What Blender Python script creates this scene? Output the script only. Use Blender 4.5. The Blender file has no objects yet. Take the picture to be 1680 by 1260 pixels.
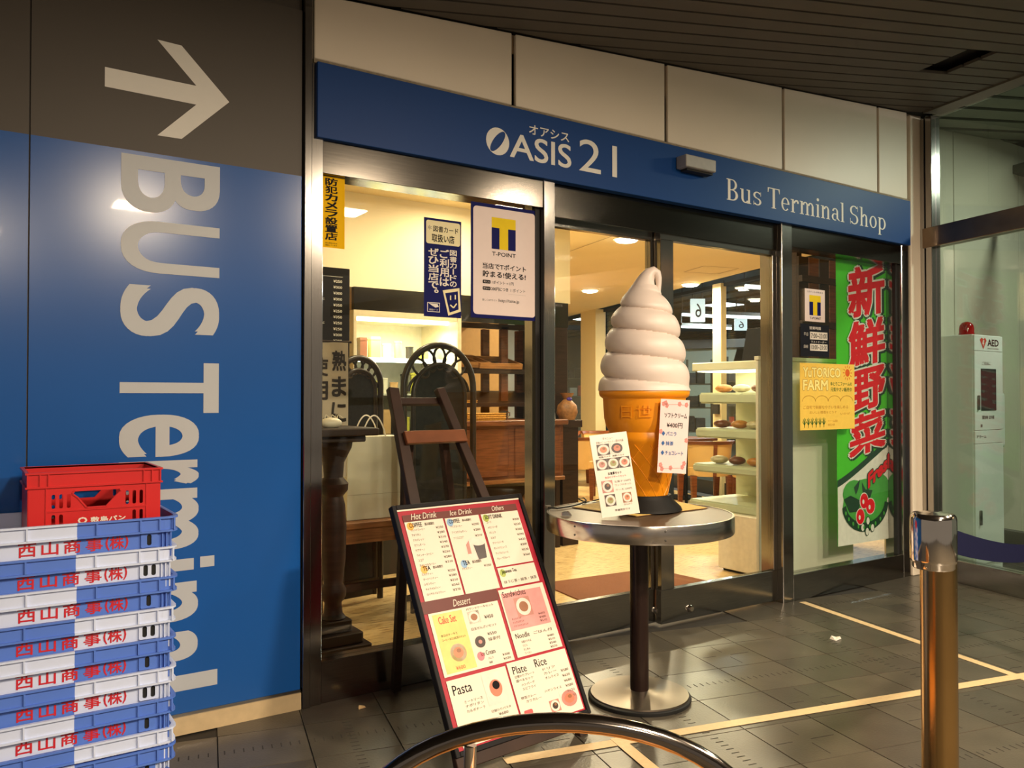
import bpy, bmesh, math, random
from mathutils import Vector, Matrix
random.seed(7)
scene = bpy.context.scene
COL = scene.collection
R = math.radians

# ------------------------------------------------------------------ camera, world, lights, exposure
FPX = 1345.0            # focal length in pixels of the 1680 px wide frame
CAM_H = 1.21
YAW = R(56.2)           # view direction measured from +X (the shop front runs along +X)
PITCH = math.atan(21.0 / FPX)
cam_data = bpy.data.cameras.new('camera')
cam_data.sensor_width = 36.0
cam_data.lens = 36.0 * FPX / 1680.0
cam_data.clip_start = 0.05
cam = bpy.data.objects.new('camera', cam_data)
cam.location = (0, 0, CAM_H)
cam.rotation_euler = (math.pi / 2 + PITCH, 0, YAW - math.pi / 2)
COL.objects.link(cam)
scene.camera = cam

scene.view_settings.view_transform = 'Standard'
scene.view_settings.look = 'None'
scene.view_settings.gamma = 1.0
scene.view_settings.use_curve_mapping = False
scene.view_settings.exposure = 0.62

world = bpy.data.worlds.new('night_terminal')
scene.world = world
world.use_nodes = True
bg = world.node_tree.nodes['Background']
bg.inputs[0].default_value = (0.62, 0.52, 0.42, 1)
bg.inputs[1].default_value = 0.22


def lamp_area(name, loc, size, power, color, rot=(0, 0, 0), size_y=None, spread=180):
    d = bpy.data.lights.new(name, 'AREA')
    d.energy = power
    d.color = color
    d.size = size
    d.spread = R(spread)
    if size_y == 'disk':
        d.shape = 'DISK'
    elif size_y:
        d.shape = 'RECTANGLE'
        d.size_y = size_y
    o = bpy.data.objects.new(name, d)
    o.location = loc
    o.rotation_euler = rot
    COL.objects.link(o)
    return o


WARM = (1.0, 0.80, 0.58)
GOLD = (1.0, 0.79, 0.50)
# concourse ceiling lamps (behind and beside the photographer)
CONCOURSE_LAMPS = [(1.15, -1.0, 115), (2.9, -0.75, 150), (0.1, -2.3, 70), (4.3, -0.2, 36)]
# ceiling downlights inside the shop (x, y)
SHOP_LAMPS = [(4.84, 5.42), (6.78, 8.30), (6.05, 5.14), (7.44, 7.16), (2.2, 4.3), (2.9, 4.75), (3.4, 4.1)]
SHOP_CEIL = 2.6

# ------------------------------------------------------------------ plan of the place
YF = 3.12                                            # plane of the shop front
AX = Vector((0.2319, 0.9727, 0)).normalized()        # floor grid / glass wall direction
BX = Vector((AX.y, -AX.x, 0))                        # second floor grid direction
B_GLASS = 4.63                                       # glass wall: BX . p
B_WIN = 5.92                                         # window wall at the back of the shop


def AB(a, b, z=0.0):
    p = AX * a + BX * b
    return Vector((p.x, p.y, z))


def zc(x, y=0):
    return 2.83 + 0.08 * (x - 1.31)                  # sloping concourse ceiling


V0 = Vector((math.cos(YAW), math.sin(YAW), 0))
VR = Vector((math.sin(YAW), -math.cos(YAW), 0))
VU = Vector((0, 0, 1)) * math.cos(PITCH) - V0 * math.sin(PITCH)
VV = V0 * math.cos(PITCH) + Vector((0, 0, 1)) * math.sin(PITCH)


def ray(px, py):
    return VV + VR * ((px - 840) / FPX) + VU * ((630 - py) / FPX)


def at_y(px, py, Y):
    q = ray(px, py)
    return Vector((0, 0, CAM_H)) + q * (Y / q.y)


def at_z(px, py, z):
    q = ray(px, py)
    return Vector((0, 0, CAM_H)) + q * ((z - CAM_H) / q.z)


def at_d(px, py, d):
    return Vector((0, 0, CAM_H)) + ray(px, py) * d


# ------------------------------------------------------------------ materials
MATS = {}


def mat(name, col, rough=0.5, metal=0.0, var=0.06, scale=30.0, bump=0.0, bscale=None, emit=None, estr=0.0,
        stretch=None, spec=0.5, coat=0.0):
    if name in MATS:
        return MATS[name]
    m = bpy.data.materials.new(name)
    m.use_nodes = True
    nt = m.node_tree
    p = nt.nodes['Principled BSDF']
    p.inputs['Roughness'].default_value = rough
    p.inputs['Metallic'].default_value = metal
    p.inputs['Specular IOR Level'].default_value = spec
    p.inputs['Coat Weight'].default_value = coat
    tc = nt.nodes.new('ShaderNodeTexCoord')
    mp = nt.nodes.new('ShaderNodeMapping')
    if stretch:
        mp.inputs['Scale'].default_value = stretch
    nz = nt.nodes.new('ShaderNodeTexNoise')
    nz.inputs['Scale'].default_value = scale
    nz.inputs['Detail'].default_value = 3
    rp = nt.nodes.new('ShaderNodeValToRGB')
    c = Vector(col)
    rp.color_ramp.elements[0].position = 0.3
    rp.color_ramp.elements[1].position = 0.7
    rp.color_ramp.elements[0].color = (*(c * (1 - var)), 1)
    rp.color_ramp.elements[1].color = (*[min(1, k) for k in c * (1 + var)], 1)
    nt.links.new(tc.outputs['Object'], mp.inputs[0])
    nt.links.new(mp.outputs[0], nz.inputs['Vector'])
    nt.links.new(nz.outputs['Fac'], rp.inputs[0])
    nt.links.new(rp.outputs[0], p.inputs['Base Color'])
    if bump:
        nb = nt.nodes.new('ShaderNodeTexNoise')
        nb.inputs['Scale'].default_value = bscale or scale
        nt.links.new(mp.outputs[0], nb.inputs['Vector'])
        bn = nt.nodes.new('ShaderNodeBump')
        bn.inputs['Strength'].default_value = bump
        bn.inputs['Distance'].default_value = 0.005
        nt.links.new(nb.outputs['Fac'], bn.inputs['Height'])
        nt.links.new(bn.outputs[0], p.inputs['Normal'])
    if emit:
        p.inputs['Emission Color'].default_value = (*emit, 1)
        p.inputs['Emission Strength'].default_value = estr
    MATS[name] = m
    return m


def srgb(r, g, b):
    f = lambda v: (v / 255 / 12.92) if v / 255 <= 0.04045 else ((v / 255 + 0.055) / 1.055) ** 2.4
    return (f(r), f(g), f(b))


def glass_mat(name, tint=(0.93, 0.96, 0.95), ior=1.5, rough=0.0):
    m = bpy.data.materials.new(name)
    m.use_nodes = True
    nt = m.node_tree
    nt.nodes.remove(nt.nodes['Principled BSDF'])
    out = nt.nodes['Material Output']
    tr = nt.nodes.new('ShaderNodeBsdfTransparent')
    tr.inputs[0].default_value = (*tint, 1)
    gl = nt.nodes.new('ShaderNodeBsdfGlossy')
    gl.inputs['Roughness'].default_value = rough
    lw = nt.nodes.new('ShaderNodeLayerWeight')      # same reflectance from both sides of the pane
    lw.inputs[0].default_value = 0.5
    pw = nt.nodes.new('ShaderNodeMath')
    pw.operation = 'POWER'
    pw.inputs[1].default_value = 4.0
    fr = nt.nodes.new('ShaderNodeMath')
    fr.operation = 'MULTIPLY_ADD'
    fr.inputs[1].default_value = 0.85
    fr.inputs[2].default_value = ((ior - 1) / (ior + 1)) ** 2
    nt.links.new(lw.outputs['Facing'], pw.inputs[0])
    nt.links.new(pw.outputs[0], fr.inputs[0])
    mx = nt.nodes.new('ShaderNodeMixShader')
    nt.links.new(fr.outputs[0], mx.inputs[0])
    nt.links.new(tr.outputs[0], mx.inputs[1])
    nt.links.new(gl.outputs[0], mx.inputs[2])
    nt.links.new(mx.outputs[0], out.inputs[0])
    MATS[name] = m
    return m


def wood(name, col, rough=0.4, scale=6, stretch=(1, 1, 12)):
    return mat(name, col, rough, 0, 0.35, scale, 0.05, 40, stretch=stretch, spec=0.3)


GLASS = glass_mat('clear_glass', ior=1.45)
GLASS_DIM = glass_mat('smoked_glass', (0.30, 0.27, 0.24), ior=1.5)
GLASS_TINT = glass_mat('greenish_glass', (0.80, 0.88, 0.84), ior=1.5)
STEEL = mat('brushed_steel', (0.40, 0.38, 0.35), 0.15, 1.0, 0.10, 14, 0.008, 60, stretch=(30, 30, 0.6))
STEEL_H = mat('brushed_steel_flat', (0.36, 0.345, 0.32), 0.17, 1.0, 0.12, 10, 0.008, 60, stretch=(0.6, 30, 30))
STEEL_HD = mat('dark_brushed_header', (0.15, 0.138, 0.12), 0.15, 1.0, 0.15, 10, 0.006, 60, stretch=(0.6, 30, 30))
STEEL_DK = mat('dark_steel', (0.13, 0.12, 0.11), 0.42, 0.8, 0.12, 14)
CHROME = mat('chrome', (0.78, 0.72, 0.64), 0.09, 1.0, 0.03, 30)
CREAM = mat('cream_enamel_panel', srgb(240, 226, 204), 0.42, 0, 0.02, 3)
CREAM_IN = mat('cream_shop_wall', srgb(246, 232, 196), 0.6, 0, 0.02, 3)
JOINT = mat('joint_sealant', srgb(150, 128, 100), 0.7, 0, 0.05, 40)
BLUE = mat('blue_enamel', srgb(20, 86, 164), 0.22, 0, 0.03, 2, coat=0.15)
BLUE_DK = mat('sign_blue', srgb(10, 62, 128), 0.45, 0, 0.03, 2, spec=0.25)
GREY = mat('grey_brown_enamel', srgb(78, 70, 60), 0.5, 0, 0.04, 3)
WHITE_L = mat('white_lettering', srgb(236, 232, 222), 0.5, 0, 0.01)
GREY_L = mat('pale_grey_lettering', srgb(186, 190, 194), 0.4, 0, 0.01)
SLAT = mat('dark_ceiling_slat', srgb(90, 84, 76), 0.6, 0, 0.06, 4)
BLACK = mat('black_void', (0.006, 0.006, 0.006), 0.8, 0, 0.05)
TILE = mat('dark_stone_tile', srgb(72, 67, 58), 0.28, 0, 0.14, 9, 0.12, 120)
TILE2 = mat('dark_stone_tile_worn', srgb(80, 74, 63), 0.33, 0, 0.16, 7, 0.12, 120)
GROUT = mat('dark_grout', srgb(44, 40, 34), 0.7, 0, 0.1)
TAPE = mat('cream_tape', srgb(214, 186, 140), 0.5, 0, 0.06, 60)
PAPER = mat('white_paper', srgb(236, 228, 216), 0.65, 0, 0.01, spec=0.15)
PAPER_G = mat('glossy_white_print', srgb(240, 228, 214), 0.25, 0, 0.01)
INK = mat('black_ink', (0.012, 0.011, 0.012), 0.6, 0, 0.02, spec=0.1)
INK_G = mat('grey_ink', srgb(120, 112, 104), 0.5, 0, 0.02)
NAVY = mat('navy_print', srgb(22, 26, 92), 0.5, 0, 0.02, spec=0.08)
YELLOW = mat('yellow_print', srgb(240, 208, 40), 0.5, 0, 0.02, spec=0.08)
YELLOW2 = mat('orange_yellow_sticker', srgb(254, 196, 4), 0.55, 0, 0.02, spec=0.08)
RED_INK = mat('red_ink', srgb(196, 30, 44), 0.45, 0, 0.05)
DARKWOOD = wood('dark_brown_wood', srgb(46, 29, 20), 0.5)
BROWNWOOD = wood('reddish_brown_wood', srgb(112, 66, 40), 0.38)
MIDWOOD = wood('mid_brown_wood', srgb(134, 88, 52), 0.4)
RATTAN = mat('dark_rattan', srgb(48, 38, 26), 0.32, 0, 0.2, 60)
WICKER = mat('golden_wicker', srgb(206, 152, 66), 0.6, 0, 0.3, 90, 0.5, 90)
LAMP_ON = mat('lit_downlight', (1, 0.9, 0.7), 0.5, 0, 0.0, emit=(1.0, 0.92, 0.78), estr=12)
TUBE_ON = mat('lit_lamp_panel', (1, 1, 1), 0.5, 0, 0.0, emit=(1.0, 0.86, 0.68), estr=14)
TUBE_COOL = mat('lit_cool_tube', (1, 1, 1), 0.5, 0, 0.0, emit=(0.9, 0.98, 1.0), estr=5)


# ------------------------------------------------------------------ mesh helpers
class MB:
    def __init__(s):
        s.v, s.f, s.m = [], [], []

    def add(s, vs, fs, m=0):
        o = len(s.v)
        s.v += [tuple(p) for p in vs]
        for f in fs:
            s.f.append([o + i for i in f])
            s.m.append(m)
        return s

    def box(s, x0, x1, y0, y1, z0, z1, m=0):
        vs = [(x, y, z) for z in (z0, z1) for y in (y0, y1) for x in (x0, x1)]
        return s.add(vs, [(0, 2, 3, 1), (4, 5, 7, 6), (0, 1, 5, 4), (2, 6, 7, 3), (0, 4, 6, 2), (1, 3, 7, 5)], m)

    def hexa(s, lo, hi, m=0):
        """prism between two equal-length rings of points"""
        n = len(lo)
        fs = [tuple(range(n - 1, -1, -1)), tuple(range(n, 2 * n))]
        fs += [(i, (i + 1) % n, n + (i + 1) % n, n + i) for i in range(n)]
        return s.add(list(lo) + list(hi), fs, m)

    def prism(s, poly, z0, z1, m=0):
        return s.hexa([(x, y, z0) for x, y in poly], [(x, y, z1) for x, y in poly], m)

    def poly(s, pts, z=0.0, m=0):
        return s.add([(x, y, z) for x, y in pts], [tuple(range(len(pts)))], m)

    def bar(s, p, q, w, t, m=0, up=(0, 0, 1)):
        p, q = Vector(p), Vector(q)
        d = (q - p).normalized()
        side = d.cross(Vector(up))
        if side.length < 1e-4:
            side = d.cross(Vector((1, 0, 0)))
        side.normalize()
        nn = side.cross(d)
        c = [side * (w / 2) * i + nn * (t / 2) * j for i, j in ((-1, -1), (1, -1), (1, 1), (-1, 1))]
        return s.hexa([p + k for k in c], [q + k for k in c], m)

    def tube(s, path, r, n=10, m=0, closed=False):
        path = [Vector(p) for p in path]
        k = len(path)
        rs = r if isinstance(r, (list, tuple)) else [r] * k
        rings = []
        prev = None
        for i, p in enumerate(path):
            if closed:
                d = (path[(i + 1) % k] - path[i - 1]).normalized()
            else:
                d = (path[min(i + 1, k - 1)] - path[max(i - 1, 0)]).normalized()
            if prev is None:
                u = d.cross(Vector((0, 0, 1)))
                if u.length < 1e-3:
                    u = d.cross(Vector((1, 0, 0)))
            else:
                u = prev - d * prev.dot(d)
            u.normalize()
            prev = u
            w = d.cross(u)
            rings.append([p + (u * math.cos(t) + w * math.sin(t)) * rs[i] for t in [2 * math.pi * j / n for j in range(n)]])
        vs = [p for g in rings for p in g]
        fs = []
        for i in range(k if closed else k - 1):
            a, b = i * n, ((i + 1) % k) * n
            for j in range(n):
                fs.append((a + j, a + (j + 1) % n, b + (j + 1) % n, b + j))
        if not closed:
            fs.append(tuple(range(n - 1, -1, -1)))
            fs.append(tuple(range((k - 1) * n, k * n)))
        return s.add(vs, fs, m)

    def lathe(s, prof, n=32, cx=0, cy=0, m=0):
        vs = []
        for r_, z in prof:
            for j in range(n):
                t = 2 * math.pi * j / n
                vs.append((cx + r_ * math.cos(t), cy + r_ * math.sin(t), z))
        fs = []
        for i in range(len(prof) - 1):
            for j in range(n):
                fs.append((i * n + j, i * n + (j + 1) % n, (i + 1) * n + (j + 1) % n, (i + 1) * n + j))
        fs.append(tuple(range(n - 1, -1, -1)))
        fs.append(tuple(range((len(prof) - 1) * n, len(prof) * n)))
        return s.add(vs, fs, m)

    def ball(s, c, rx, ry, rz, n=12, k=7, m=0):
        prof = []
        c = Vector(c)
        vs, fs = [], []
        for i in range(k + 1):
            a = -math.pi / 2 + math.pi * i / k
            for j in range(n):
                t = 2 * math.pi * j / n
                vs.append((c.x + rx * math.cos(a) * math.cos(t), c.y + ry * math.cos(a) * math.sin(t), c.z + rz * math.sin(a)))
        for i in range(k):
            for j in range(n):
                fs.append((i * n + j, i * n + (j + 1) % n, (i + 1) * n + (j + 1) % n, (i + 1) * n + j))
        return s.add(vs, fs, m)

    def mesh(s, name, mats, smooth=False, bevel=0.0, seg=1):
        me = bpy.data.meshes.new(name)
        me.from_pydata(s.v, [], s.f)
        if not isinstance(mats, (list, tuple)):
            mats = [mats]
        for k in mats:
            me.materials.append(k)
        me.polygons.foreach_set('material_index', s.m)
        bm = bmesh.new()
        bm.from_mesh(me)
        if bevel:
            bmesh.ops.bevel(bm, geom=list(bm.edges), offset=bevel, segments=seg, affect='EDGES', clamp_overlap=True)
        bmesh.ops.recalc_face_normals(bm, faces=bm.faces)
        bm.to_mesh(me)
        bm.free()
        if smooth:
            me.polygons.foreach_set('use_smooth', [True] * len(me.polygons))
            me.set_sharp_from_angle(angle=R(40))
        return me

    def build(s, name, mats, parent=None, smooth=False, bevel=0.0, loc=None, rot=None, seg=1):
        return link(name, s.mesh(name, mats, smooth, bevel, seg), parent, loc, rot)


def link(name, data, parent=None, loc=None, rot=None):
    o = bpy.data.objects.new(name, data)
    if parent:
        o.parent = parent
    if loc is not None:
        o.location = loc
    if rot is not None:
        o.rotation_euler = rot
    COL.objects.link(o)
    return o


def tag(o, label=None, cat=None, group=None, kind=None):
    if label:
        o['label'] = label
    if cat:
        o['category'] = cat
    if group:
        o['group'] = group
    if kind:
        o['kind'] = kind
    return o


def thing(name, label, cat, loc=(0, 0, 0), rot=(0, 0, 0), group=None):
    return tag(link(name, None, None, loc, rot), label, cat, group)


def structure(o, label=None):
    return tag(o, label, None, None, 'structure')


def setting(name, loc=(0, 0, 0), rot=(0, 0, 0), label=None):
    return structure(link(name, None, None, loc, rot), label)


def B(name, x0, x1, y0, y1, z0, z1, m, parent=None, bevel=0.0, seg=1):
    return MB().box(x0, x1, y0, y1, z0, z1).build(name, m, parent, False, bevel, seg=seg)


def copy_tree(o, parent=None):
    c = o.copy()
    COL.objects.link(c)
    c.parent = parent
    for ch in o.children:
        copy_tree(ch, c)
    return c


# ------------------------------------------------------------------ lettering helpers
_tc = bpy.data.curves.new('text_source', 'FONT')
_to = bpy.data.objects.new('text_source', _tc)
COL.objects.link(_to)
_cache = {}
_base = {}


def glyphs(body, bold=0.0, res=2):
    """flat outline of a word from the built-in font: vertices, faces, bounding box"""
    key = (body, bold, res)
    if key in _cache:
        return _cache[key]
    _tc.body = body
    _tc.size = 1.0
    _tc.offset = 0.0
    _tc.resolution_u = res
    _tc.fill_mode = 'FRONT'
    dg = bpy.context.evaluated_depsgraph_get()
    dg.update()
    ev = _to.evaluated_get(dg)
    me = ev.to_mesh()
    vs = [(v.co.x, v.co.y) for v in me.vertices]
    fs = [tuple(p.vertices) for p in me.polygons]
    ev.to_mesh_clear()
    if not vs:
        vs, fs = [(0, 0), (1, 0), (1, 1)], []
    bb = (min(v[0] for v in vs), min(v[1] for v in vs), max(v[0] for v in vs), max(v[1] for v in vs))
    if bold > 0.009:                      # heavier weight: shifted copies of the outline
        v0, f0 = list(vs), list(fs)
        nd = 4 if bold < 0.04 else 10
        for q in range(nd):
            t = 2 * math.pi * (q + 0.5) / nd
            o = len(vs)
            vs = vs + [(x + bold * 1.2 * math.cos(t), y + bold * 1.2 * math.sin(t)) for x, y in v0]
            fs = fs + [tuple(o + i for i in f) for f in f0]
    _cache[key] = (vs, fs, bb)
    _base[key] = len(vs) // (1 + (0 if bold <= 0.009 else 4 if bold < 0.04 else 10))
    return _cache[key]


class Print:
    """flat print: polygons and words in local x/y, stacked in thin layers along local z"""

    def __init__(s):
        s.mb = MB()
        s.mats = []

    def mi(s, m):
        if m not in s.mats:
            s.mats.append(m)
        return s.mats.index(m)

    def rect(s, x0, y0, x1, y1, m, L=1):
        s.mb.poly([(x0, y0), (x1, y0), (x1, y1), (x0, y1)], L * 0.0004, s.mi(m))

    def poly(s, pts, m, L=1):
        s.k = (getattr(s, 'k', 0) + 1) % 60
        s.mb.poly(pts, L * 0.0004 + s.k * 0.000004, s.mi(m))

    def rrect(s, x0, y0, x1, y1, r, m, L=1):
        s.mb.poly(rounded(x0, y0, x1, y1, r), L * 0.0004, s.mi(m))

    def disc(s, cx, cy, rx, ry, m, L=1, n=18):
        s.mb.poly([(cx + rx * math.cos(2 * math.pi * i / n), cy + ry * math.sin(2 * math.pi * i / n)) for i in range(n)], L * 0.0004, s.mi(m))

    def line(s, pts, w, m, L=1):
        for p, q in zip(pts, pts[1:]):
            dx, dy = q[0] - p[0], q[1] - p[1]
            l = math.hypot(dx, dy) or 1
            nx, ny = -dy / l * w / 2, dx / l * w / 2
            s.mb.poly([(p[0] + nx, p[1] + ny), (p[0] - nx, p[1] - ny), (q[0] - nx, q[1] - ny), (q[0] + nx, q[1] + ny)], L * 0.0004, s.mi(m))

    def fit(s, body, x0, y0, x1, y1, m, L=2, bold=0.0, res=2, tf=None):
        vs, fs, bb = glyphs(body, bold, res)
        sx = (x1 - x0) / max(1e-6, bb[2] - bb[0])
        sy = (y1 - y0) / max(1e-6, bb[3] - bb[1])
        pts = [(x0 + (x - bb[0]) * sx, y0 + (y - bb[1]) * sy) for x, y in vs]
        if tf:
            pts = [tf(*p) for p in pts]
        nb = _base[(body, bold, res)]
        s.mb.add([(p[0], p[1], L * 0.0004 + (i // nb) * 0.00003) for i, p in enumerate(pts)], fs, s.mi(m))

    def word(s, body, x, y, h, m, L=2, bold=0.0, xs=1.0, align='l', res=2):
        """h is the font size; baseline at y"""
        vs, fs, bb = glyphs(body, bold, res)
        w = (bb[2] - bb[0]) * h * xs
        x = x - (w if align == 'r' else w / 2 if align == 'c' else 0)
        s.mb.add([(x + (a - bb[0]) * h * xs, y + b * h, L * 0.0004) for a, b in vs], fs, s.mi(m))
        return w

    def column(s, body, x0, x1, ytop, ybot, m, L=2, bold=0.0, gap=0.12):
        n = len(body)
        st = (ytop - ybot) / n
        for i, ch in enumerate(body):
            y1 = ytop - i * st - st * gap / 2
            y0 = ytop - (i + 1) * st + st * gap / 2
            if ch == 'ー':
                cx = (x0 + x1) / 2
                w = (x1 - x0) * 0.09
                s.rect(cx - w, y0, cx + w, y1, m, L)
            elif ch in '。':
                s.fit(ch, x0 + (x1 - x0) * 0.6, y0 + st * .5, x1, y1, m, L, bold)
            else:
                s.fit(ch, x0, y0, x1, y1, m, L, bold)

    def build(s, name, parent, loc=None, rot=None):
        for c_ in parent.children:        # print belongs to the sheet or board it is printed on
            if c_.name.split('.')[0] in ('board', 'card', 'sheet', 'backing', 'cloth', 'panel', 'shell', 'body'):
                parent = c_
                break
        me = bpy.data.meshes.new(name)
        me.from_pydata(s.mb.v, [], s.mb.f)
        for k in s.mats:
            me.materials.append(k)
        me.polygons.foreach_set('material_index', s.mb.m)
        return link(name, me, parent, loc, rot)


def rounded(x0, y0, x1, y1, r, n=5):
    pts = []
    for cx, cy, a in ((x1 - r, y0 + r, -90), (x1 - r, y1 - r, 0), (x0 + r, y1 - r, 90), (x0 + r, y0 + r, 180)):
        for i in range(n + 1):
            t = R(a + 90 * i / n)
            pts.append((cx + r * math.cos(t), cy + r * math.sin(t)))
    return pts


def plate(outline, holes, t, res=1):
    """flat plate with real holes in local x/y, thickness t along z (a filled 2D curve turned to mesh)"""
    cu = bpy.data.curves.new('plate', 'CURVE')
    cu.dimensions = '2D'
    cu.fill_mode = 'BOTH'
    cu.extrude = t / 2
    for pts in [outline] + list(holes):
        sp = cu.splines.new('POLY')
        sp.points.add(len(pts) - 1)
        for p, c in zip(sp.points, pts):
            p.co = (c[0], c[1], 0, 1)
        sp.use_cyclic_u = True
    o = bpy.data.objects.new('plate', cu)
    COL.objects.link(o)
    dg = bpy.context.evaluated_depsgraph_get()
    dg.update()
    me = bpy.data.meshes.new_from_object(o.evaluated_get(dg))
    vs = [tuple(v.co) for v in me.vertices]
    fs = [tuple(p.vertices) for p in me.polygons]
    bpy.data.objects.remove(o)
    bpy.data.curves.remove(cu)
    bpy.data.meshes.remove(me)
    return vs, fs


FACE = (math.pi / 2, 0, 0)      # local x -> X, local y -> Z, local z -> towards the concourse (-Y)
# ================================================================== THE SETTING
# ---- concourse floor: slab with real tiles laid on the floor grid
floor = setting('floor', label='dark grey stone tile concourse floor with fine slot lines')
MB().box(-3.5, 9.0, -4.0, 3.30, -0.10, -0.006).build('slab', GROUT, floor)
T = 0.30


def tile_mesh(kind):
    mb = MB()
    g = 0.0015
    mb.hexa([(g, g, -0.006), (T - g, g, -0.006), (T - g, T - g, -0.006), (g, T - g, -0.006)],
            [(g + .001, g + .001, 0), (T - g - .001, g + .001, 0), (T - g - .001, T - g - .001, 0), (g + .001, T - g - .001, 0)], 0)
    z = 0.0006

    def slot(x0, x1, y0, y1):
        mb.box(x0, x1, y0, y1, -0.002, z, 1)
    if kind in (1, 3):
        for i in range(9):
            y = 0.02 + i * 0.031
            slot(0.135, 0.165, y, y + 0.004)
    if kind in (2, 3):
        for i in range(9):
            x = 0.02 + i * 0.031
            slot(x, x + 0.004, 0.135, 0.165)
    if kind == 4:
        slot(0.02, 0.09, 0.148, 0.151)
        slot(0.17, 0.27, 0.148, 0.151)
        slot(0.148, 0.151, 0.03, 0.12)
        slot(0.148, 0.151, 0.19, 0.28)
    return mb


tile_meshes = []
for k in range(5):
    for m_ in (TILE, TILE2):
        tile_meshes.append(tile_mesh(k).mesh('tile', [m_, GROUT]))
A0, B0 = 2.82, 0.04
tcount = 0
cells = []
yaw_ab = math.atan2(BX.y, BX.x)
for i in range(-12, 18):
    for j in range(-9, 8):
        a, b = A0 + j * T, B0 + i * T
        c = AB(a + T / 2, b + T / 2)
        if c.y > 2.98 or b > B_GLASS - 0.30:
            continue
        d = c - Vector((0, 0, 0))
        dep, lat = d.dot(V0), d.dot(VR)
        if dep < 1.7 or abs(lat) > dep * 0.70 + 0.25:
            continue
        cells.append((dep, i, j, a, b))
cells.sort()
for dep, i, j, a, b in cells[:300]:
    k = 3 if (i % 4 == 1 and j % 3 == 0) else 1 if i % 4 == 1 else 2 if j % 3 == 0 else 4 if (i + j) % 2 == 0 else 0
    o = link('tile', tile_meshes[2 * k + random.randint(0, 1)], floor, AB(a, b), (0, 0, yaw_ab))
    tcount += 1
# a field of plain tile under and around the laid ones (edges, far side)
edge = MB()
for i in range(-12, 40):
    for j in range(-24, 9):
        a, b = A0 + j * T, B0 + i * T
        c = AB(a + T / 2, b + T / 2)
        if c.y > 3.28 - 0.12 or c.x > 8.8 or c.x < -3.3 or c.y < -3.8:
            continue
        if any(i == q[1] and j == q[2] for q in cells[:300]):
            continue
        g = 0.0015
        edge.hexa([AB(a + u, b + v, -0.006) for u, v in ((g, g), (g, T - g), (T - g, T - g), (T - g, g))],
                  [AB(a + u, b + v, 0) for u, v in ((g, g), (g, T - g), (T - g, T - g), (T - g, g))])
tag(edge.build('edge_tiles', TILE, floor), kind='stuff')

# ---- tape lines
ta = MB()


def tape(name, p, q, w, label):
    p, q = Vector(p), Vector(q)
    d = (q - p).normalized()
    s_ = Vector((-d.y, d.x, 0)) * w / 2
    o = MB().hexa([p + s_, p - s_, q - s_, q + s_], [p + s_ + Vector((0, 0, .0006)), p - s_ + Vector((0, 0, .0006)), q - s_ + Vector((0, 0, .0006)), q + s_ + Vector((0, 0, .0006))]).build(name, TAPE)
    o.location.z = 0.0012
    return tag(o, label, 'floor tape', 'tape lines on the floor')


tA0, tB = Vector((4.12, 3.08, 0)), Vector((3.79, 1.745, 0))
tape('floor_tape', tA0, tA0 - AX * 1.75, 0.045, 'cream tape line running from the door post toward the crossing tape')
tape('floor_tape', tB + BX * 1.1 + Vector((0, 0, .001)), tB - BX * 2.35 + Vector((0, 0, .001)), 0.05, 'long cream tape line crossing the floor in front of the round table')
pj = at_z(1010, 1212, 0)
tape('floor_tape', pj + Vector((0, 0, .002)), pj - AX * 0.9 + Vector((0, 0, .002)), 0.045, 'short cream tape line branching toward the chrome chair back')

# ---- concourse ceiling: slats under a dark void
ceiling = setting('ceiling', label='dark slatted ceiling sloping up to the right above the shop front')


def cpt(a, b, dz=0.0):
    p = AB(a, b)
    return Vector((p.x, p.y, zc(p.x) + dz))


void = MB()
void.hexa([cpt(-5, -4, .06), cpt(5, -4, .06), cpt(5, 9, .06), cpt(-5, 9, .06)], [cpt(-5, -4, .10), cpt(5, -4, .10), cpt(5, 9, .10), cpt(-5, 9, .10)])
void.build('ceiling_void', BLACK, ceiling)
SW, SP = 0.096, 0.112
a = -3.0


def slat(a0, a1, b0a, b0b, b1, m, parent, name='slat', th=0.018):
    mb = MB()
    mb.hexa([cpt(a0, b0a), cpt(a1, b0b), cpt(a1, b1), cpt(a0, b1)], [cpt(a0, b0a, th), cpt(a1, b0b, th), cpt(a1, b1, th), cpt(a0, b1, th)])
    return mb.build(name, m, parent)


def bstart(a, y=YF - 0.004):
    return max(-3.6, (a * AX.y - y) / -BX.y)


while a < 4.25:
    a1 = a + SW
    s0, s1 = bstart(a), bstart(a1)
    end = B_GLASS - 0.05
    if s1 < end - 0.02:
        if a1 > 3.36 and a < 3.58:
            slat(a, a1, s0, s1, 3.84, SLAT, ceiling)
            slat(a, a1, 4.06, 4.06, end, SLAT, ceiling)
        else:
            slat(a, a1, s0, s1, end, SLAT, ceiling)
    a += SP
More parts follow.
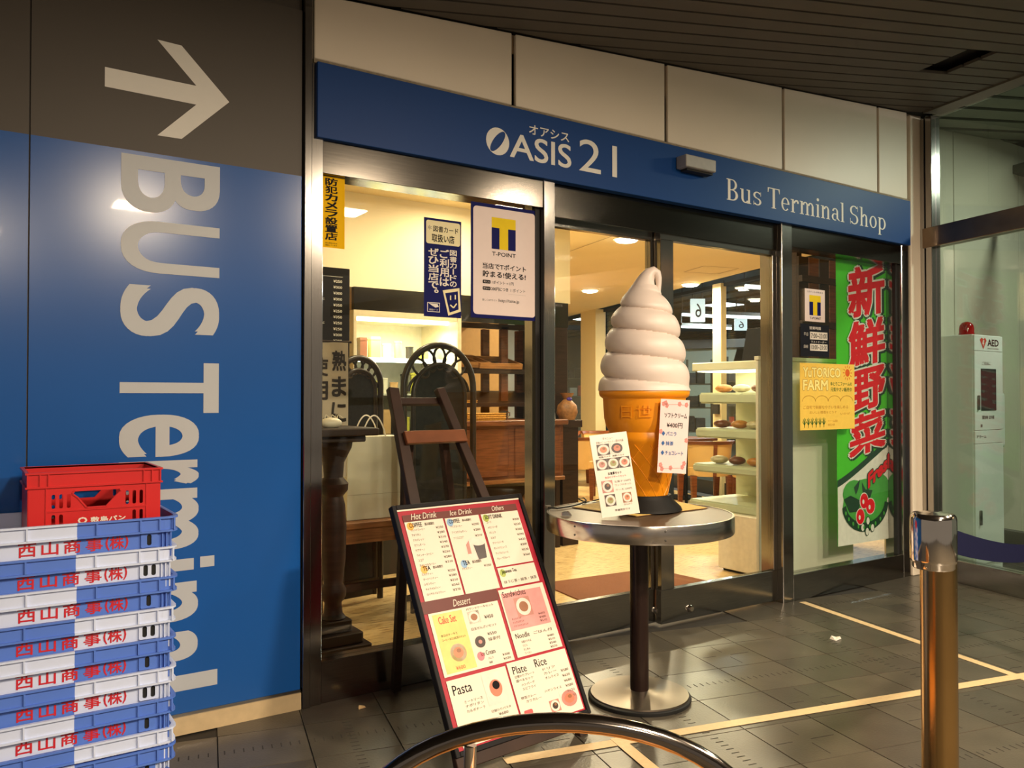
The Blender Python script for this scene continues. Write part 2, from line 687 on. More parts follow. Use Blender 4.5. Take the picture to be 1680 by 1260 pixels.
# trim along the glass wall, then the paler ceiling of the next passage
EDGE = mat('ceiling_edge_trim', srgb(98, 92, 78), 0.5, 0, 0.05)
PALE_SLAT = mat('grey_green_ceiling_panel', srgb(126, 128, 112), 0.6, 0, 0.04, 4)
mb = MB()
mb.hexa([cpt(-3, B_GLASS - .05, -.012), cpt(4.25, B_GLASS - .05, -.012), cpt(4.25, B_GLASS + .11, -.012), cpt(-3, B_GLASS + .11, -.012)],
        [cpt(-3, B_GLASS - .05, .03), cpt(4.25, B_GLASS - .05, .03), cpt(4.25, B_GLASS + .11, .03), cpt(-3, B_GLASS + .11, .03)])
mb.build('edge_trim', EDGE, ceiling)
a = 1.0
while a < 4.9:
    s0, s1 = max(B_GLASS + .11, bstart(a, 3.29)), max(B_GLASS + .11, bstart(a + .17, 3.29))
    slat(a, a + .17, s0, s1, 8.0, PALE_SLAT, ceiling, 'ceiling_strip')
    a += 0.225

# lamps of the concourse: square fittings under the slats, each with its own light
for lx, ly, pw in CONCOURSE_LAMPS:
    zl = zc(lx) - 0.015
    t = thing('ceiling_lamp', 'square warm concourse ceiling lamp ' + {1.15: 'behind the viewer in line with the arrow sign', 2.9: 'behind the viewer in line with the easel', 0.1: 'farthest behind the viewer', 4.3: 'above the belt posts'}[lx], 'ceiling lamp', (lx, ly, zl), group='concourse ceiling lamps')
    mb = MB()
    for x0, x1, y0, y1 in ((-.17, -.15, -.17, .17), (.15, .17, -.17, .17), (-.15, .15, -.17, -.15), (-.15, .15, .15, .17)):
        mb.box(x0, x1, y0, y1, -.03, .01)
    mb.build('frame', STEEL_DK, t)
    B('diffuser', -.15, .15, -.15, .15, -.02, 0, TUBE_ON, t)
    lamp_area('lamp_light', (lx, ly, zl - .04), 0.3, pw, WARM)

# ---- left wall: enamel wayfinding panels
wl = setting('wall_left', label='wayfinding wall of grey and blue enamel panels left of the shop')
XL0, XL1 = -2.6, 1.098
B('wall_core', XL0, XL1, YF + .012, YF + .25, 0, 2.78, GREY, wl)
ZB, ZG = 0.075, 2.075
for x0, x1 in ((XL0, -1.05), (-1.05, 0.1735), (0.1765, XL1)):
    B('blue_panel', x0 + .001, x1 - .001, YF, YF + .012, ZB, ZG, BLUE, wl)
    B('grey_panel', x0 + .001, x1 - .001, YF, YF + .012, ZG, zc(x0) - .01, GREY, wl)
structure(B('baseboard_left', XL0, XL1, YF - .012, YF + .1, 0.0, ZB - .012, mat('cream_plinth', srgb(206, 182, 140), .5)))
structure(B('trim_1', XL0, XL1, YF - .006, YF + .1, ZB - .012, ZB, STEEL_H))

pr = Print()
arrow = [(.397, 2.349), (.699, 2.347), (.565, 2.485), (.647, 2.483), (.817, 2.311), (.649, 2.143), (.567, 2.142), (.699, 2.278), (.397, 2.281)]
pr.poly([arrow[0], arrow[1], arrow[7], arrow[8]], WHITE_L)
pr.poly([arrow[1], arrow[2], arrow[3], arrow[4]], WHITE_L)
pr.poly([arrow[4], arrow[5], arrow[6], arrow[7]], WHITE_L)
pr.poly([arrow[1], arrow[4], arrow[7]], WHITE_L)
o = pr.build('arrow_mark', wl, (0, YF - .0005, 0), FACE)
pr = Print()
# words run downwards: letter tops point to +X
# bounding box of caps (BUS) in reading direction: z 2.04 -> 1.42 ; then 'Terminal' z 1.32 -> 0.125
ROT = lambda lx, ly: (ly, -lx)
zpx = lambda y, x=300: at_y(x, y, YF).z
CAPX, LOWX = (.457, .778), (.457, .708)
for ch, ya, yb, (xa, xb) in (('B', 268, 352, CAPX), ('U', 370, 450, CAPX), ('S', 474, 551, CAPX), ('T', 597, 676, CAPX), ('e', 682, 746, LOWX), ('r', 756, 792, LOWX), ('m', 803, 898, LOWX),
                             ('n', 957, 1016, LOWX), ('a', 1036, 1090, LOWX)):
    pr.fit(ch, -zpx(ya), xa, -zpx(yb), xb, GREY_L, 2, 0.016, 8, ROT)
pr.rect(.457, zpx(936), .700, zpx(917), GREY_L, 2)
pr.rect(.722, zpx(934), .772, zpx(916), GREY_L, 2)
pr.rect(.457, zpx(1133), .785, zpx(1107), GREY_L, 2)
o = pr.build('lettering', wl, (0, YF - .0005, 0), FACE)

# ---- posts and frame of the shop front
B_ = B
wf = setting('wall_front', label='shop front wall of cream enamel panels above the blue sign')
B('wall_core', 1.11, 5.53, YF + .02, YF + .16, 2.54, 2.80, JOINT, wf)
mb = MB()
mb.hexa([(1.11, YF + .02, 2.5), (5.53, YF + .02, 2.5), (5.53, YF + .16, 2.5), (1.11, YF + .16, 2.5)],
        [(1.11, YF + .02, zc(1.11) - .005), (5.53, YF + .02, zc(5.53) - .005), (5.53, YF + .16, zc(5.53) - .005), (1.11, YF + .16, zc(1.11) - .005)])
mb.build('joint_backing', JOINT, wf)
seams = [1.135, 2.099, 3.068, 4.023, 4.985, 5.335]
for x0, x1 in zip(seams, seams[1:]):
    g = 0.011
    mb = MB()
    lo = [(x0 + g, YF, 2.553), (x1 - g, YF, 2.553), (x1 - g, YF + .02, 2.553), (x0 + g, YF + .02, 2.553)]
    hi = [(x0 + g, YF, zc(x0) - .006), (x1 - g, YF, zc(x1) - .006), (x1 - g, YF + .02, zc(x1) - .006), (x0 + g, YF + .02, zc(x0) - .006)]
    mb.hexa(lo, hi)
    mb.build('panel', CREAM, wf, bevel=.003)
mb = MB()
mb.box(1.14, 5.325, YF - .012, YF + .02, 2.532, 2.547)
mb.build('ledge', mat('stone_ledge', srgb(150, 136, 112), .7, 0, .2, 60), wf)
structure(B('trim_2', 5.345, 5.535, YF - .012, YF + .2, 0.0, 3.13, CREAM, None, .004))
structure(B('trim_3', 1.102, 1.132, YF - .018, YF + .12, 0, zc(1.1) - .01, STEEL, None, .002))
structure(B('trim_4', 1.134, 1.182, YF - .006, YF + .12, 0, 2.535, STEEL, None, .002))
# corner steel strip right of the front
structure(B('trim_5', 5.25, 5.342, YF + .0, YF + .13, 0, 2.54, STEEL, None, .003))

# header beams
hd = setting('trim_6', label='brushed steel header beam under the blue sign')
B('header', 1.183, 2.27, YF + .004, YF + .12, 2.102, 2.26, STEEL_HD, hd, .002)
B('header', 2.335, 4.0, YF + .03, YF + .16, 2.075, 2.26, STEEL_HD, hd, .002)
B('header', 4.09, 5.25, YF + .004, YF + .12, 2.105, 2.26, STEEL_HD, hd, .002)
for x0, x1 in ((2.268, 2.335), (4.0, 4.095)):
    structure(B('trim_7', x0, x1, YF - .002, YF + .16, 0, 2.26, STEEL, None, .003))

# ---- windows
DARKGAP = mat('dark_gasket', (0.012, 0.012, 0.012), .6)


def window(name, x0, x1, z0, z1, y, label, sill=0.165):
    w = setting(name, label=label)
    B('sill', x0, x1, y - .02, y + .06, 0.0, sill, STEEL_H, w, .002)
    B('pane', x0 + .004, x1 - .004, y + .018, y + .026, sill, z1 + .01, GLASS, w)
    B('gasket', x1 - .028, x1 - .002, y + .008, y + .034, sill, z1, DARKGAP, w)
    return w


window('window_1', 1.182, 2.268, 0, 2.102, YF + .02, 'left fixed shop window over a steel sill')
window('window_2', 4.095, 5.25, 0, 2.105, YF + .02, 'right fixed shop window with posters and banner', .155)


def door(name, x0, x1, y, stile_l, stile_r, label):
    d = setting(name, label=label)
    z0, z1 = 0.012, 2.075
    B('bottom_rail', x0, x1, y - .02, y + .02, z0, .190, STEEL_H, d, .002)
    B('top_rail', x0, x1, y - .02, y + .02, z1 - .03, z1 + .02, STEEL_H, d, .002)
    B('stile', x0, x0 + stile_l, y - .022, y + .022, .190, z1 - .03, STEEL, d, .002)
    B('stile', x1 - stile_r, x1, y - .022, y + .022, .190, z1 - .03, STEEL, d, .002)
    B('pane', x0 + stile_l, x1 - stile_r, y - .004, y + .004, .190, z1 - .03, GLASS, d)
    return d


dl = door('door_1', 2.335, 3.085, YF + .11, .035, .05, 'left sliding glass door leaf with steel frame')
dr = door('door_2', 3.06, 4.0, YF + .06, .095, .035, 'right sliding glass door leaf with steel frame')
for d_, px, py, yy in ((dl, 1076, 1001, YF + .09), (dr, 1131, 998, YF + .04)):
    p = at_y(px, py, yy)
    MB().lathe([(.0, 0), (.019, 0), (.019, .012), (.013, .02), (.0, .02)], 16).build('lock', CHROME, d_, True, loc=(p.x, yy, p.z), rot=(math.pi / 2, 0, 0))

# ---- glass wall to the right (runs along AX)
gw = setting('window_3', AB(0, B_GLASS), (0, 0, math.atan2(AX.y, AX.x)), 'tall glass wall of the passage right of the shop')
aC = Vector((5.5, 3.1, 0)).dot(AX)      # corner along AX ; local x = AX, local y = -BX (left)
TRANS = mat('brown_steel_transom', (0.22, 0.16, 0.11), .3, 1, .15, 6)
B('sill', -2.6, aC - .05, -.05, .05, 0.0, .145, STEEL_H, gw, .003)
B('transom', -2.6, aC - .02, -.045, .045, 2.225, 2.36, TRANS, gw, .003)
for x0, x1 in ((aC - .035, aC - .002), (aC - .095, aC - .045)):
    B('post', x0, x1, -.04, .04, 0, 3.12, STEEL, gw, .003)
xs = [aC - .10, aC - 1.45, -1.5]
for x1, x0 in zip(xs, xs[1:]):
    B('pane', x0 + .004, x1 - .004, -.006, .006, .145, 2.225, GLASS_TINT, gw)
    B('pane', x0 + .004, x1 - .004, -.006, .006, 2.36, 3.1, GLASS_TINT, gw)
for x in xs[1:2]:
    B('joint_strip', x - .004, x + .004, -.012, .012, .145, 3.1, DARKGAP, gw)

# ---- passage behind the glass wall
pw_ = setting('wall_passage', label='cream panel wall of the passage behind the glass wall')
PCREAM = mat('passage_panel', srgb(196, 190, 168), .5, 0, .02)
x = 5.56
for x1 in (6.26, 7.28, 8.9):
    B('panel', x + .005, x1 - .005, 3.30, 3.34, 0, 3.6, PCREAM, pw_, .003)
    x = x1
B('joint_backing', 5.54, 8.9, 3.335, 3.36, 0, 3.6, JOINT, pw_)
t = thing('ceiling_lamp', 'added square cool fill lamp over the passage behind the glass wall', 'ceiling lamp', (6.7, 1.5, 3.24), group='added passage fill lamps')  # fill light added to brighten the passage, given an invented fitting
B('frame', -.27, .27, -.27, .27, 0, .05, EDGE, t)
B('diffuser', -.25, .25, -.25, .25, -.01, 0, TUBE_COOL, t)
lamp_area('passage_fill_light', (6.7, 1.5, 3.21), 0.5, 60, (1.0, 0.98, 0.86))

# ================================================================== INSIDE THE SHOP
si = setting('floor_shop', label='speckled beige shop floor')
SHOPFLOOR = mat('beige_vinyl_floor', srgb(214, 184, 130), .28, 0, .10, 5)
nt = SHOPFLOOR.node_tree
nz = [n for n in nt.nodes if n.type == 'TEX_NOISE'][0]
nz.inputs['Scale'].default_value = 9
[n for n in nt.nodes if n.type == 'MAPPING'][0].inputs['Scale'].default_value = (1.3, 9, 1)
[n for n in nt.nodes if n.type == 'VALTORGB'][0].color_ramp.elements[0].position = .37
[n for n in nt.nodes if n.type == 'VALTORGB'][0].color_ramp.elements[0].color = (*srgb(150, 112, 66), 1)
[n for n in nt.nodes if n.type == 'VALTORGB'][0].color_ramp.elements[1].position = .44
p0, p1, p2, p3 = Vector((0.2, YF + .17, 0)), Vector((5.75, YF + .17, 0)), AB(14.5, B_WIN), Vector((0.2, 14.5, 0))
p1 = Vector((AB(3.3, B_WIN).x - .1, YF + .20, 0))
MB().hexa([v + Vector((0, 0, -.02)) for v in (p0, p1, p2, p3)], [v for v in (p0, p1, p2, p3)]).build('floor_sheet', SHOPFLOOR, si)
sc_ = setting('ceiling_shop', label='cream ceiling of the shop with downlights')
CEILIN = mat('cream_shop_ceiling', srgb(246, 226, 180), .7, 0, .02, 3)
MB().hexa([v + Vector((0, 0, SHOP_CEIL)) for v in (p0, p1, p2, p3)], [v + Vector((0, 0, SHOP_CEIL + .05)) for v in (p0, p1, p2, p3)]).build('ceiling_sheet', CEILIN, sc_)
# inspection hatch outline and ceiling seams
mb = MB()


def cline(p, q, w=.012):
    p, q = Vector((*p, 0)), Vector((*q, 0))
    d = (q - p).normalized()
    s_ = Vector((-d.y, d.x, 0)) * w / 2
    z = SHOP_CEIL - .002
    mb.add([(v.x, v.y, z) for v in (p + s_, p - s_, q - s_, q + s_)], [(0, 1, 2, 3)])


hq = [at_z(x, y, SHOP_CEIL) for x, y in ((1122, 446), (1155, 436), (1212, 440), (1178, 449))]
for p, q in zip(hq, hq[1:] + hq[:1]):
    cline((p.x, p.y), (q.x, q.y))
hq = [at_z(x, y, SHOP_CEIL) for x, y in ((935, 412), (1010, 385), (1085, 392))]
for p, q in zip(hq, hq[1:]):
    cline((p.x, p.y), (q.x, q.y), .008)
mb.build('hatch_seam', JOINT, sc_)
B('front_bulkhead_face', 1.1, 5.5, YF + .17, YF + .19, 2.2, SHOP_CEIL, CREAM_IN, sc_)

for k, (lx, ly) in enumerate(SHOP_LAMPS):
    t = thing('downlight', 'round downlight in the shop ceiling ' + ('just above the cone tip', 'far back left of the cone', 'above the right door leaf', 'far back right of the cone', 'over the rattan screens', 'near the bulkhead behind the poster', 'just inside the door mullion')[k], 'downlight', (lx, ly, SHOP_CEIL), group='round downlights of the shop ceiling')
    MB().lathe([(.0, -.004), (.10, -.008), (.118, -.006), (.12, 0), (.0, 0)], 24).build('ring', CREAM_IN, t, True)
    MB().lathe([(.0, -.034), (.05, -.033), (.088, -.024), (.10, -.012), (.0, -.006)], 24).build('lens', LAMP_ON, t)
    lamp_area('downlight_light', (lx, ly, SHOP_CEIL - .042), 0.12, (38, 60, 36, 50, 9, 10, 13)[k], GOLD, size_y='disk')

# bulkhead over the serving counter (cream wall seen through the left window)
bh = setting('wall_bulkhead', label='cream bulkhead wall above the serving counter')
B('bulkhead', 0.3, 4.05, 5.21, 6.6, 1.955, SHOP_CEIL, CREAM_IN, bh)
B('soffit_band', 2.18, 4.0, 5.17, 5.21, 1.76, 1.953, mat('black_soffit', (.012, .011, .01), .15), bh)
wb = setting('wall_back', label='back wall of the serving area')
B('back_plate', 0.2, 4.3, 6.6, 6.7, 0, SHOP_CEIL, mat('tan_back_wall', srgb(190, 150, 92), .6), wb)
B('side_wall', 0.9, 1.02, YF + .18, 6.6, 0, SHOP_CEIL, CREAM_IN, wb)

# window wall on the far side of the dining area
ww = setting('window_4', AB(0, B_WIN), (0, 0, math.atan2(AX.y, AX.x)), 'row of tall windows behind the dining tables with cream columns')
COLM = mat('cream_column', srgb(240, 222, 170), .5, 0, .02)
for x0, x1 in ((7.45, 7.62), (8.46, 8.64), (11.7, 12.25), (13.9, 14.4), (5.2, 5.4)):
    B('column', x0, x1, -.02, .06 if x1 - x0 < .3 else .16, 0, SHOP_CEIL, COLM, ww, .004)
B('window_base', 3.2, 14.4, -.06, .02, 0, .16, mat('dark_window_base', (.03, .03, .03), .4), ww)
for x0, x1 in ((5.4, 7.45), (7.62, 8.46), (8.64, 11.7), (12.25, 13.9)):
    B('pane', x0, x1, -.046, -.04, .16, SHOP_CEIL, GLASS, ww)
B('head_rail', 3.2, 14.4, -.06, .02, SHOP_CEIL - .04, SHOP_CEIL, DARKGAP, ww)
B('handle_box', 8.49, 8.61, .06, .09, 1.0, 1.12, DARKGAP, ww)
wb2 = setting('wall_dining', label='far end wall of the dining area')
B('far_plate', 4.0, 9.6, 14.0, 14.1, 0, SHOP_CEIL, CREAM_IN, wb2)
# ================================================================== THINGS ON THE SHOP FRONT
def sign(name, label, cat, x0, z0, x1, z1, y, t, m, group=None, bevel=0.0, rz=0.0, tilt=0.0):
    """a board facing the concourse: local x right, y up, z out; origin at lower left"""
    e = thing(name, label, cat, (x0, y, z0), (math.pi / 2, 0, 0), group)
    if rz or tilt:
        e.rotation_euler = (Matrix.Rotation(rz, 3, 'Z') @ Matrix.Rotation(math.pi / 2, 3, 'X') @ Matrix.Rotation(tilt, 3, 'Z')).to_euler()
    w, h = x1 - x0, z1 - z0
    if m:
        B('board', 0, w, 0, h, -t, 0, m, e, bevel)
    return e, w, h


# ---- blue fascia sign
e, w, h = sign('shop_sign', 'long blue shop sign board above the glass doors with white lettering', 'sign', 1.15, 2.234, 5.318, 2.534, 3.095, .05, BLUE_DK, bevel=.002)
pr = Print()
L = lambda px, py: (at_y(px, py, 3.095).x - 1.15, at_y(px, py, 3.095).z - 2.234)
x0, y0 = 0.782, 0.072
# O as a disc with a leaf-shaped cut
cx, cy = x0 + .062, y0 + .056


def ell(cx, cy, rx, ry, rot, n=28):
    out = []
    for i in range(n):
        t = 2 * math.pi * i / n
        x, y = rx * math.cos(t), ry * math.sin(t)
        out.append((cx + x * math.cos(rot) - y * math.sin(rot), cy + x * math.sin(rot) + y * math.cos(rot)))
    return out


vs, fs = plate(ell(cx, cy, .062, .062, 0), [ell(cx, cy, .060, .022, R(52))], 0.0006)
pr.mb.add([(x, y, z + .0008) for x, y, z in vs], fs, pr.mi(WHITE_L))
pr.build('leaf_emblem', e)
pr = Print()
pr.fit('ASIS', x0 + .130, y0 - .002, x0 + .480, y0 + .108, WHITE_L, 2, .01, 5)
pr.build('name_lettering', e)
pr = Print()
pr.fit('21', x0 + .530, y0 - .002, x0 + .770, y0 + .155, WHITE_L, 2, .006, 5)
pr.build('number_lettering', e)
pr = Print()
pr.fit('オアシス', x0 + .235, y0 + .122, x0 + .468, y0 + .166, WHITE_L, 2, .012, 3)


# serif lettering drawn from stems, bowls and serifs (cap height 1, x-height .66)
class Serif:
    def __init__(s, pr, ox, oy, sc, m, xs=1.0):
        s.pr, s.ox, s.oy, s.sc, s.m, s.xs = pr, ox, oy, sc, m, xs

    def P(s, pts):
        s.pr.poly([(s.ox + x * s.sc * s.xs, s.oy + y * s.sc) for x, y in pts], s.m, 2)

    def stem(s, x, y0, y1, w=.13, top=True, bot=True, tl=True):
        s.P([(x, y0), (x + w, y0), (x + w, y1), (x, y1)])
        if bot:
            s.P([(x - .07, y0), (x + w + .07, y0), (x + w + .07, y0 + .035), (x - .07, y0 + .035)])
        if top:
            s.P([(x - .08, y1 - .04), (x + (0 if tl else .07) + w, y1 - .04), (x + (0 if tl else .07) + w, y1), (x - .08, y1)])

    def arc(s, cx, cy, rx, ry, a0, a1, tx=.13, ty=.04, n=16):
        pts = []
        o_, i_ = [], []
        for k in range(n + 1):
            t = R(a0 + (a1 - a0) * k / n)
            o_.append((cx + rx * math.cos(t), cy + ry * math.sin(t)))
            i_.append((cx + (rx - tx) * math.cos(t), cy + (ry - ty) * math.sin(t)))
        for k in range(n):
            s.P([o_[k], o_[k + 1], i_[k + 1], i_[k]])

    def bar(s, x0, y0, x1, y1):
        s.P([(x0, y0), (x1, y0), (x1, y1), (x0, y1)])

    def ch(s, c):
        X = .66
        if c == 'B':
            s.stem(.1, 0, 1, .15, True, True, True)
            s.arc(.36, .75, .28, .25, -90, 90, .13, .045)
            s.arc(.36, .26, .34, .26, -90, 90, .15, .045)
            for y in (.955, .475, 0):
                s.bar(.1, y, .38, y + .045)
            return .80
        if c == 'u':
            s.stem(.1, .2, X, .13, True, False)
            s.arc(.34, .22, .24, .22, 180, 330, .13, .06)
            s.stem(.5, 0, X, .13, True, True)
            return .76
        if c in 'sS':
            k = X if c == 's' else 1.0
            wd = .25 if c == 's' else .32
            cx_ = wd + .07
            s.arc(cx_, k * .745, wd, k * .255, 30, 270, .12 * (1 if c == 's' else 1.15), .05)
            s.arc(cx_, k * .265, wd, k * .265, -150, 90, .12 * (1 if c == 's' else 1.15), .05)
            s.bar(cx_ + wd * .78, k * .70, cx_ + wd * .78 + .03, k)
            s.bar(cx_ - wd * .95, 0, cx_ - wd * .95 + .03, k * .3)
            return 2 * wd + .16
        if c == 'T':
            s.stem(.33, 0, 1, .15, False, True)
            s.bar(.02, .955, .79, 1)
            s.P([(.02, 1), (.02, .76), (.05, .76), (.10, .955)])
            s.P([(.79, 1), (.79, .76), (.76, .76), (.71, .955)])
            return .84
        if c == 'e':
            s.arc(.32, X / 2, .27, X / 2, 0, 318, .12, .045, 22)
            s.bar(.10, X * .50, .58, X * .50 + .04)
            return .66
        if c == 'r':
            s.stem(.1, 0, X, .13)
            s.arc(.42, X - .24, .22, .24, 60, 165, .10, .09)
            s.arc(.50, X - .12, .07, .07, 0, 360, .07, .07)
            return .60
        if c in 'mn':
            s.stem(.1, 0, X, .13)
            for k in range(2 if c == 'm' else 1):
                s.arc(.405 + k * .37, X - .22, .205, .22, 0, 165, .12, .06)
                s.stem(.48 + k * .37, 0, X - .20, .13, False, True)
            return 1.12 if c == 'm' else .75
        if c == 'i':
            s.stem(.1, 0, X, .13)
            s.arc(.165, .90, .085, .085, 0, 360, .085, .085)
            return .36
        if c == 'l':
            s.stem(.1, 0, 1.02, .13)
            return .36
        if c == 'a':
            s.arc(.30, X - .20, .22, .20, 0, 170, .12, .05)
            s.bar(.40, .1, .52, X - .19)
            s.arc(.27, .19, .22, .19, 60, 300, .12, .045)
            s.bar(.36, .33, .50, .37)
            s.P([(.40, .12), (.62, .0), (.64, .04), (.52, .16)])
            return .68
        if c == 'h':
            s.stem(.1, 0, 1.02, .13)
            s.arc(.405, X - .22, .205, .22, 0, 165, .12, .06)
            s.stem(.48, 0, X - .20, .13, False, True)
            return .75
        if c == 'o':
            s.arc(.33, X / 2, .29, X / 2, 0, 360, .13, .045, 24)
            return .69
        if c == 'p':
            s.stem(.1, -.3, X, .13)
            s.arc(.36, X / 2, .30, X / 2, -140, 140, .13, .05, 20)
            return .72
        return .30


def serif_width(word):
    tmp = Print()
    t = Serif(tmp, 0, 0, 1, WHITE_L)
    return sum(t.ch(c) for c in word)


pr.build('kana_lettering', e)
pr = Print()
sz = .118
xw = serif_width('Bus Terminal Shop')
xsc = (5.032 - 3.497) / (xw * sz)
sf = Serif(pr, 3.497 - 1.15, .068, sz, WHITE_L, xsc)
for c in 'Bus Terminal Shop':
    adv = sf.ch(c)
    sf.ox += adv * sz * xsc
pr.build('lettering', e)

# ---- door sensor on the sign
s_ = thing('door_sensor', 'small steel door sensor box mounted on the blue sign', 'sensor', (3.11, 3.093, 2.405))
B('body', 0, .225, -.075, 0, 0.004, .068, mat('satin_sensor_metal', (.42, .40, .37), .4, .3), s_, .004)
B('lens_strip', .03, .225, -.05, -.005, -.006, .004, DARKGAP, s_)

# ---- yellow security camera sticker
yW = YF + .032
e, w, h = sign('camera_notice_sticker', 'tall yellow sticker with black vertical lettering on the window by the left post', 'sticker', 1.184, 1.812, 1.288, 2.10, yW, .001, YELLOW2)
pr = Print()
pr.column('防犯カメラ設置店', .022, .072, .283, .030, INK, 2, .03, .10)
pr.fit('安心安全のため', .022, .016, .072, .022, INK, 2)
pr.fit('録画しています', .022, .007, .072, .013, INK, 2)
pr.build('lettering', e)

# ---- blue book card sign
e, w, h = sign('card_sign', 'narrow navy blue vertical sign with a pale cream header and white lettering', 'sign', 1.652, 1.559, 1.838, 1.989, yW, .0015, NAVY)
pr = Print()
PALE = mat('pale_cream_print', srgb(244, 232, 186), .5, 0, .02, spec=.1)
pr.rrect(.010, .318, w - .006, .420, .01, PALE, 1)
pr.fit('図書カード', .045, .372, .170, .398, INK, 2, .012)
pr.fit('*', .018, .378, .036, .398, INK_G, 2)
pr.fit('取扱い店', .038, .328, .150, .362, INK, 2, .02)
pr.column('図書カードの', .128, .162, .300, .135, PAPER, 2, .02)
pr.column('ご利用は', .078, .122, .300, .135, PAPER, 2, .025)
pr.column('ぜひ当店で。', .022, .070, .300, .085, PAPER, 2, .025)
sq = [(.092, .118), (.176, .134), (.184, .030), (.120, .008)]
pr.poly(sq, PALE, 2)
pr.poly([(.104, .106), (.168, .119), (.172, .038), (.127, .022)], NAVY, 3)
pr.rect(.128, .078, .134, .098, PALE, 4)
pr.rect(.152, .082, .158, .102, PALE, 4)
pr.line([(.130, .056), (.146, .044), (.162, .064)], .006, PALE, 4)
pr.rect(.016, .020, .078, .062, PAPER, 1)
pr.rect(.019, .023, .075, .059, NAVY, 2)
pr.poly([(.022, .058), (.066, .056), (.072, .044), (.056, .040), (.042, .046)], PAPER, 3)
pr.fit('図書カード', .026, .026, .068, .034, PAPER, 3)
pr.build('lettering', e)

# ---- large point card poster
e, w, h = sign('point_poster', 'large white poster with a yellow and navy T mark inside a navy border', 'poster', 1.888, 1.567, 2.254, 2.089, yW, .0015, NAVY)
TPINK = mat('pale_pink_print', srgb(240, 222, 216), .5, 0, .01, spec=.1)
pr = Print()
pr.rrect(.012, .016, w - .012, h - .016, .018, TPINK, 1)


def tmark(pr, cx, cy, s, L=2):
    """square T mark: navy side blocks below a yellow T"""
    pr.rect(cx - s, cy + s * .38, cx + s, cy + s * 1.1, YELLOW, L)
    pr.rect(cx - s, cy - s * 1.1, cx + s, cy + s * .38, NAVY, L)
    pr.rect(cx - s * .36, cy - s * 1.1, cx + s * .36, cy + s * .5, YELLOW, L + 1)


tmark(pr, .176, .392, .066)
pr.fit('T-POINT', .112, .288, .242, .306, INK, 2, .012)
pr.fit('当店でTポイント', .062, .226, .300, .252, INK, 2, .02)
pr.fit('貯まる!使える!', .062, .188, .298, .216, INK, 2, .025)
pr.rrect(.062, .158, .104, .174, .004, INK, 2)
pr.fit('使える', .067, .162, .099, .170, TPINK, 3)
pr.fit('1ポイント = 1円', .112, .158, .230, .174, INK, 2, .01)
pr.rrect(.062, .128, .104, .144, .004, INK, 2)
pr.fit('貯まる', .067, .132, .099, .140, TPINK, 3)
pr.fit('200円につき', .108, .128, .200, .144, INK, 2, .02)
pr.fit('1 ポイント', .214, .128, .296, .144, INK, 2)
pr.rect(.200, .116, .300, .1165, INK_G, 2)
pr.fit('詳しくはTサイト', .060, .078, .138, .088, INK, 2)
pr.fit('http://tsite.jp', .148, .074, .262, .092, INK, 2, .01)
pr.build('lettering', e)

# ---- right window: small T card, opening hours, yellow farm poster
yR = YF + .030
e, w, h = sign('point_sticker', 'small pale sticker with a yellow and navy T mark above the opening hours', 'sticker', 4.256, 1.672, 4.452, 1.872, yR, .0015, TPINK)
pr = Print()
pr.fit('Tポイントが貯まる', .02, .176, w - .02, .188, INK, 2)
tmark(pr, .098, .100, .056)
pr.fit('T-POINT', .045, .014, .155, .028, INK, 2, .01)
pr.build('lettering', e)
e, w, h = sign('opening_hours_plate', 'black opening hours plate with white number strips under the T sticker', 'sign', 4.213, 1.457, 4.493, 1.655, yR, .003, mat('black_gloss_plate', (.012, .012, .02), .2))
pr = Print()
pr.fit('営業時間', .085, .166, .195, .184, PAPER, 2, .01)
pr.rect(.09, .105, .262, .152, PAPER, 1)
pr.rect(.09, .036, .262, .078, PAPER, 1)
pr.fit('7:00~23:00', .10, .114, .255, .143, INK, 2, .01)
pr.fit('10:00~20:00', .10, .044, .255, .072, INK, 2, .01)
pr.fit('平日', .03, .125, .07, .145, PAPER, 2)
pr.fit('日祝', .03, .05, .07, .07, PAPER, 2)
pr.fit('ラストオーダー', .10, .084, .25, .098, PAPER, 2)
pr.build('lettering', e)
FARM_Y = mat('yellow_paper', srgb(248, 206, 88), .5, 0, .03)
e, w, h = sign('farm_poster', 'yellow handwritten poster with sun and cloud line taped over the green banner', 'poster', 4.199, 1.007, 4.748, 1.416, yR - .004, .0012, FARM_Y)
pr = Print()
PALE_Y = mat('pale_yellow_ink', srgb(254, 236, 150), .6, spec=.1)
OCHRE = mat('ochre_ink', srgb(198, 146, 50), .5)
for tx, a_, b_, c_, d_ in (('YuTORICO', .03, .325, .40, .382), ('FARM', .03, .245, .27, .305)):
    pr.fit(tx, a_, b_, c_, d_, OCHRE, 1, .055)
    pr.fit(tx, a_, b_, c_, d_, PALE_Y, 2, .028)
ORG = mat('orange_ink', srgb(226, 96, 30), .5)
GRN = mat('green_ink', srgb(64, 112, 44), .5)
pr.disc(.475, .355, .024, .024, ORG, 2)
for i in range(12):
    t = 2 * math.pi * i / 12
    pr.line([(.475 + .032 * math.cos(t), .355 + .032 * math.sin(t)), (.475 + .048 * math.cos(t), .355 + .048 * math.sin(t))], .005, ORG, 2)
pr.fit('ゆとりこファームの', .30, .272, .52, .296, GRN, 2, .01)
pr.fit('元気やさい販売中', .30, .236, .52, .262, GRN, 2, .01)
cl = []
for k in range(4):
    for i in range(9):
        t = math.pi - math.pi * i / 8
        cl.append((.085 + k * .127 + .064 * math.cos(t), .175 + .035 * math.sin(t)))
pr.line(cl, .004, OCHRE, 2)
pr.fit('ご自宅で新鮮なやさいを楽しめる', .03, .128, .48, .150, OCHRE, 2)
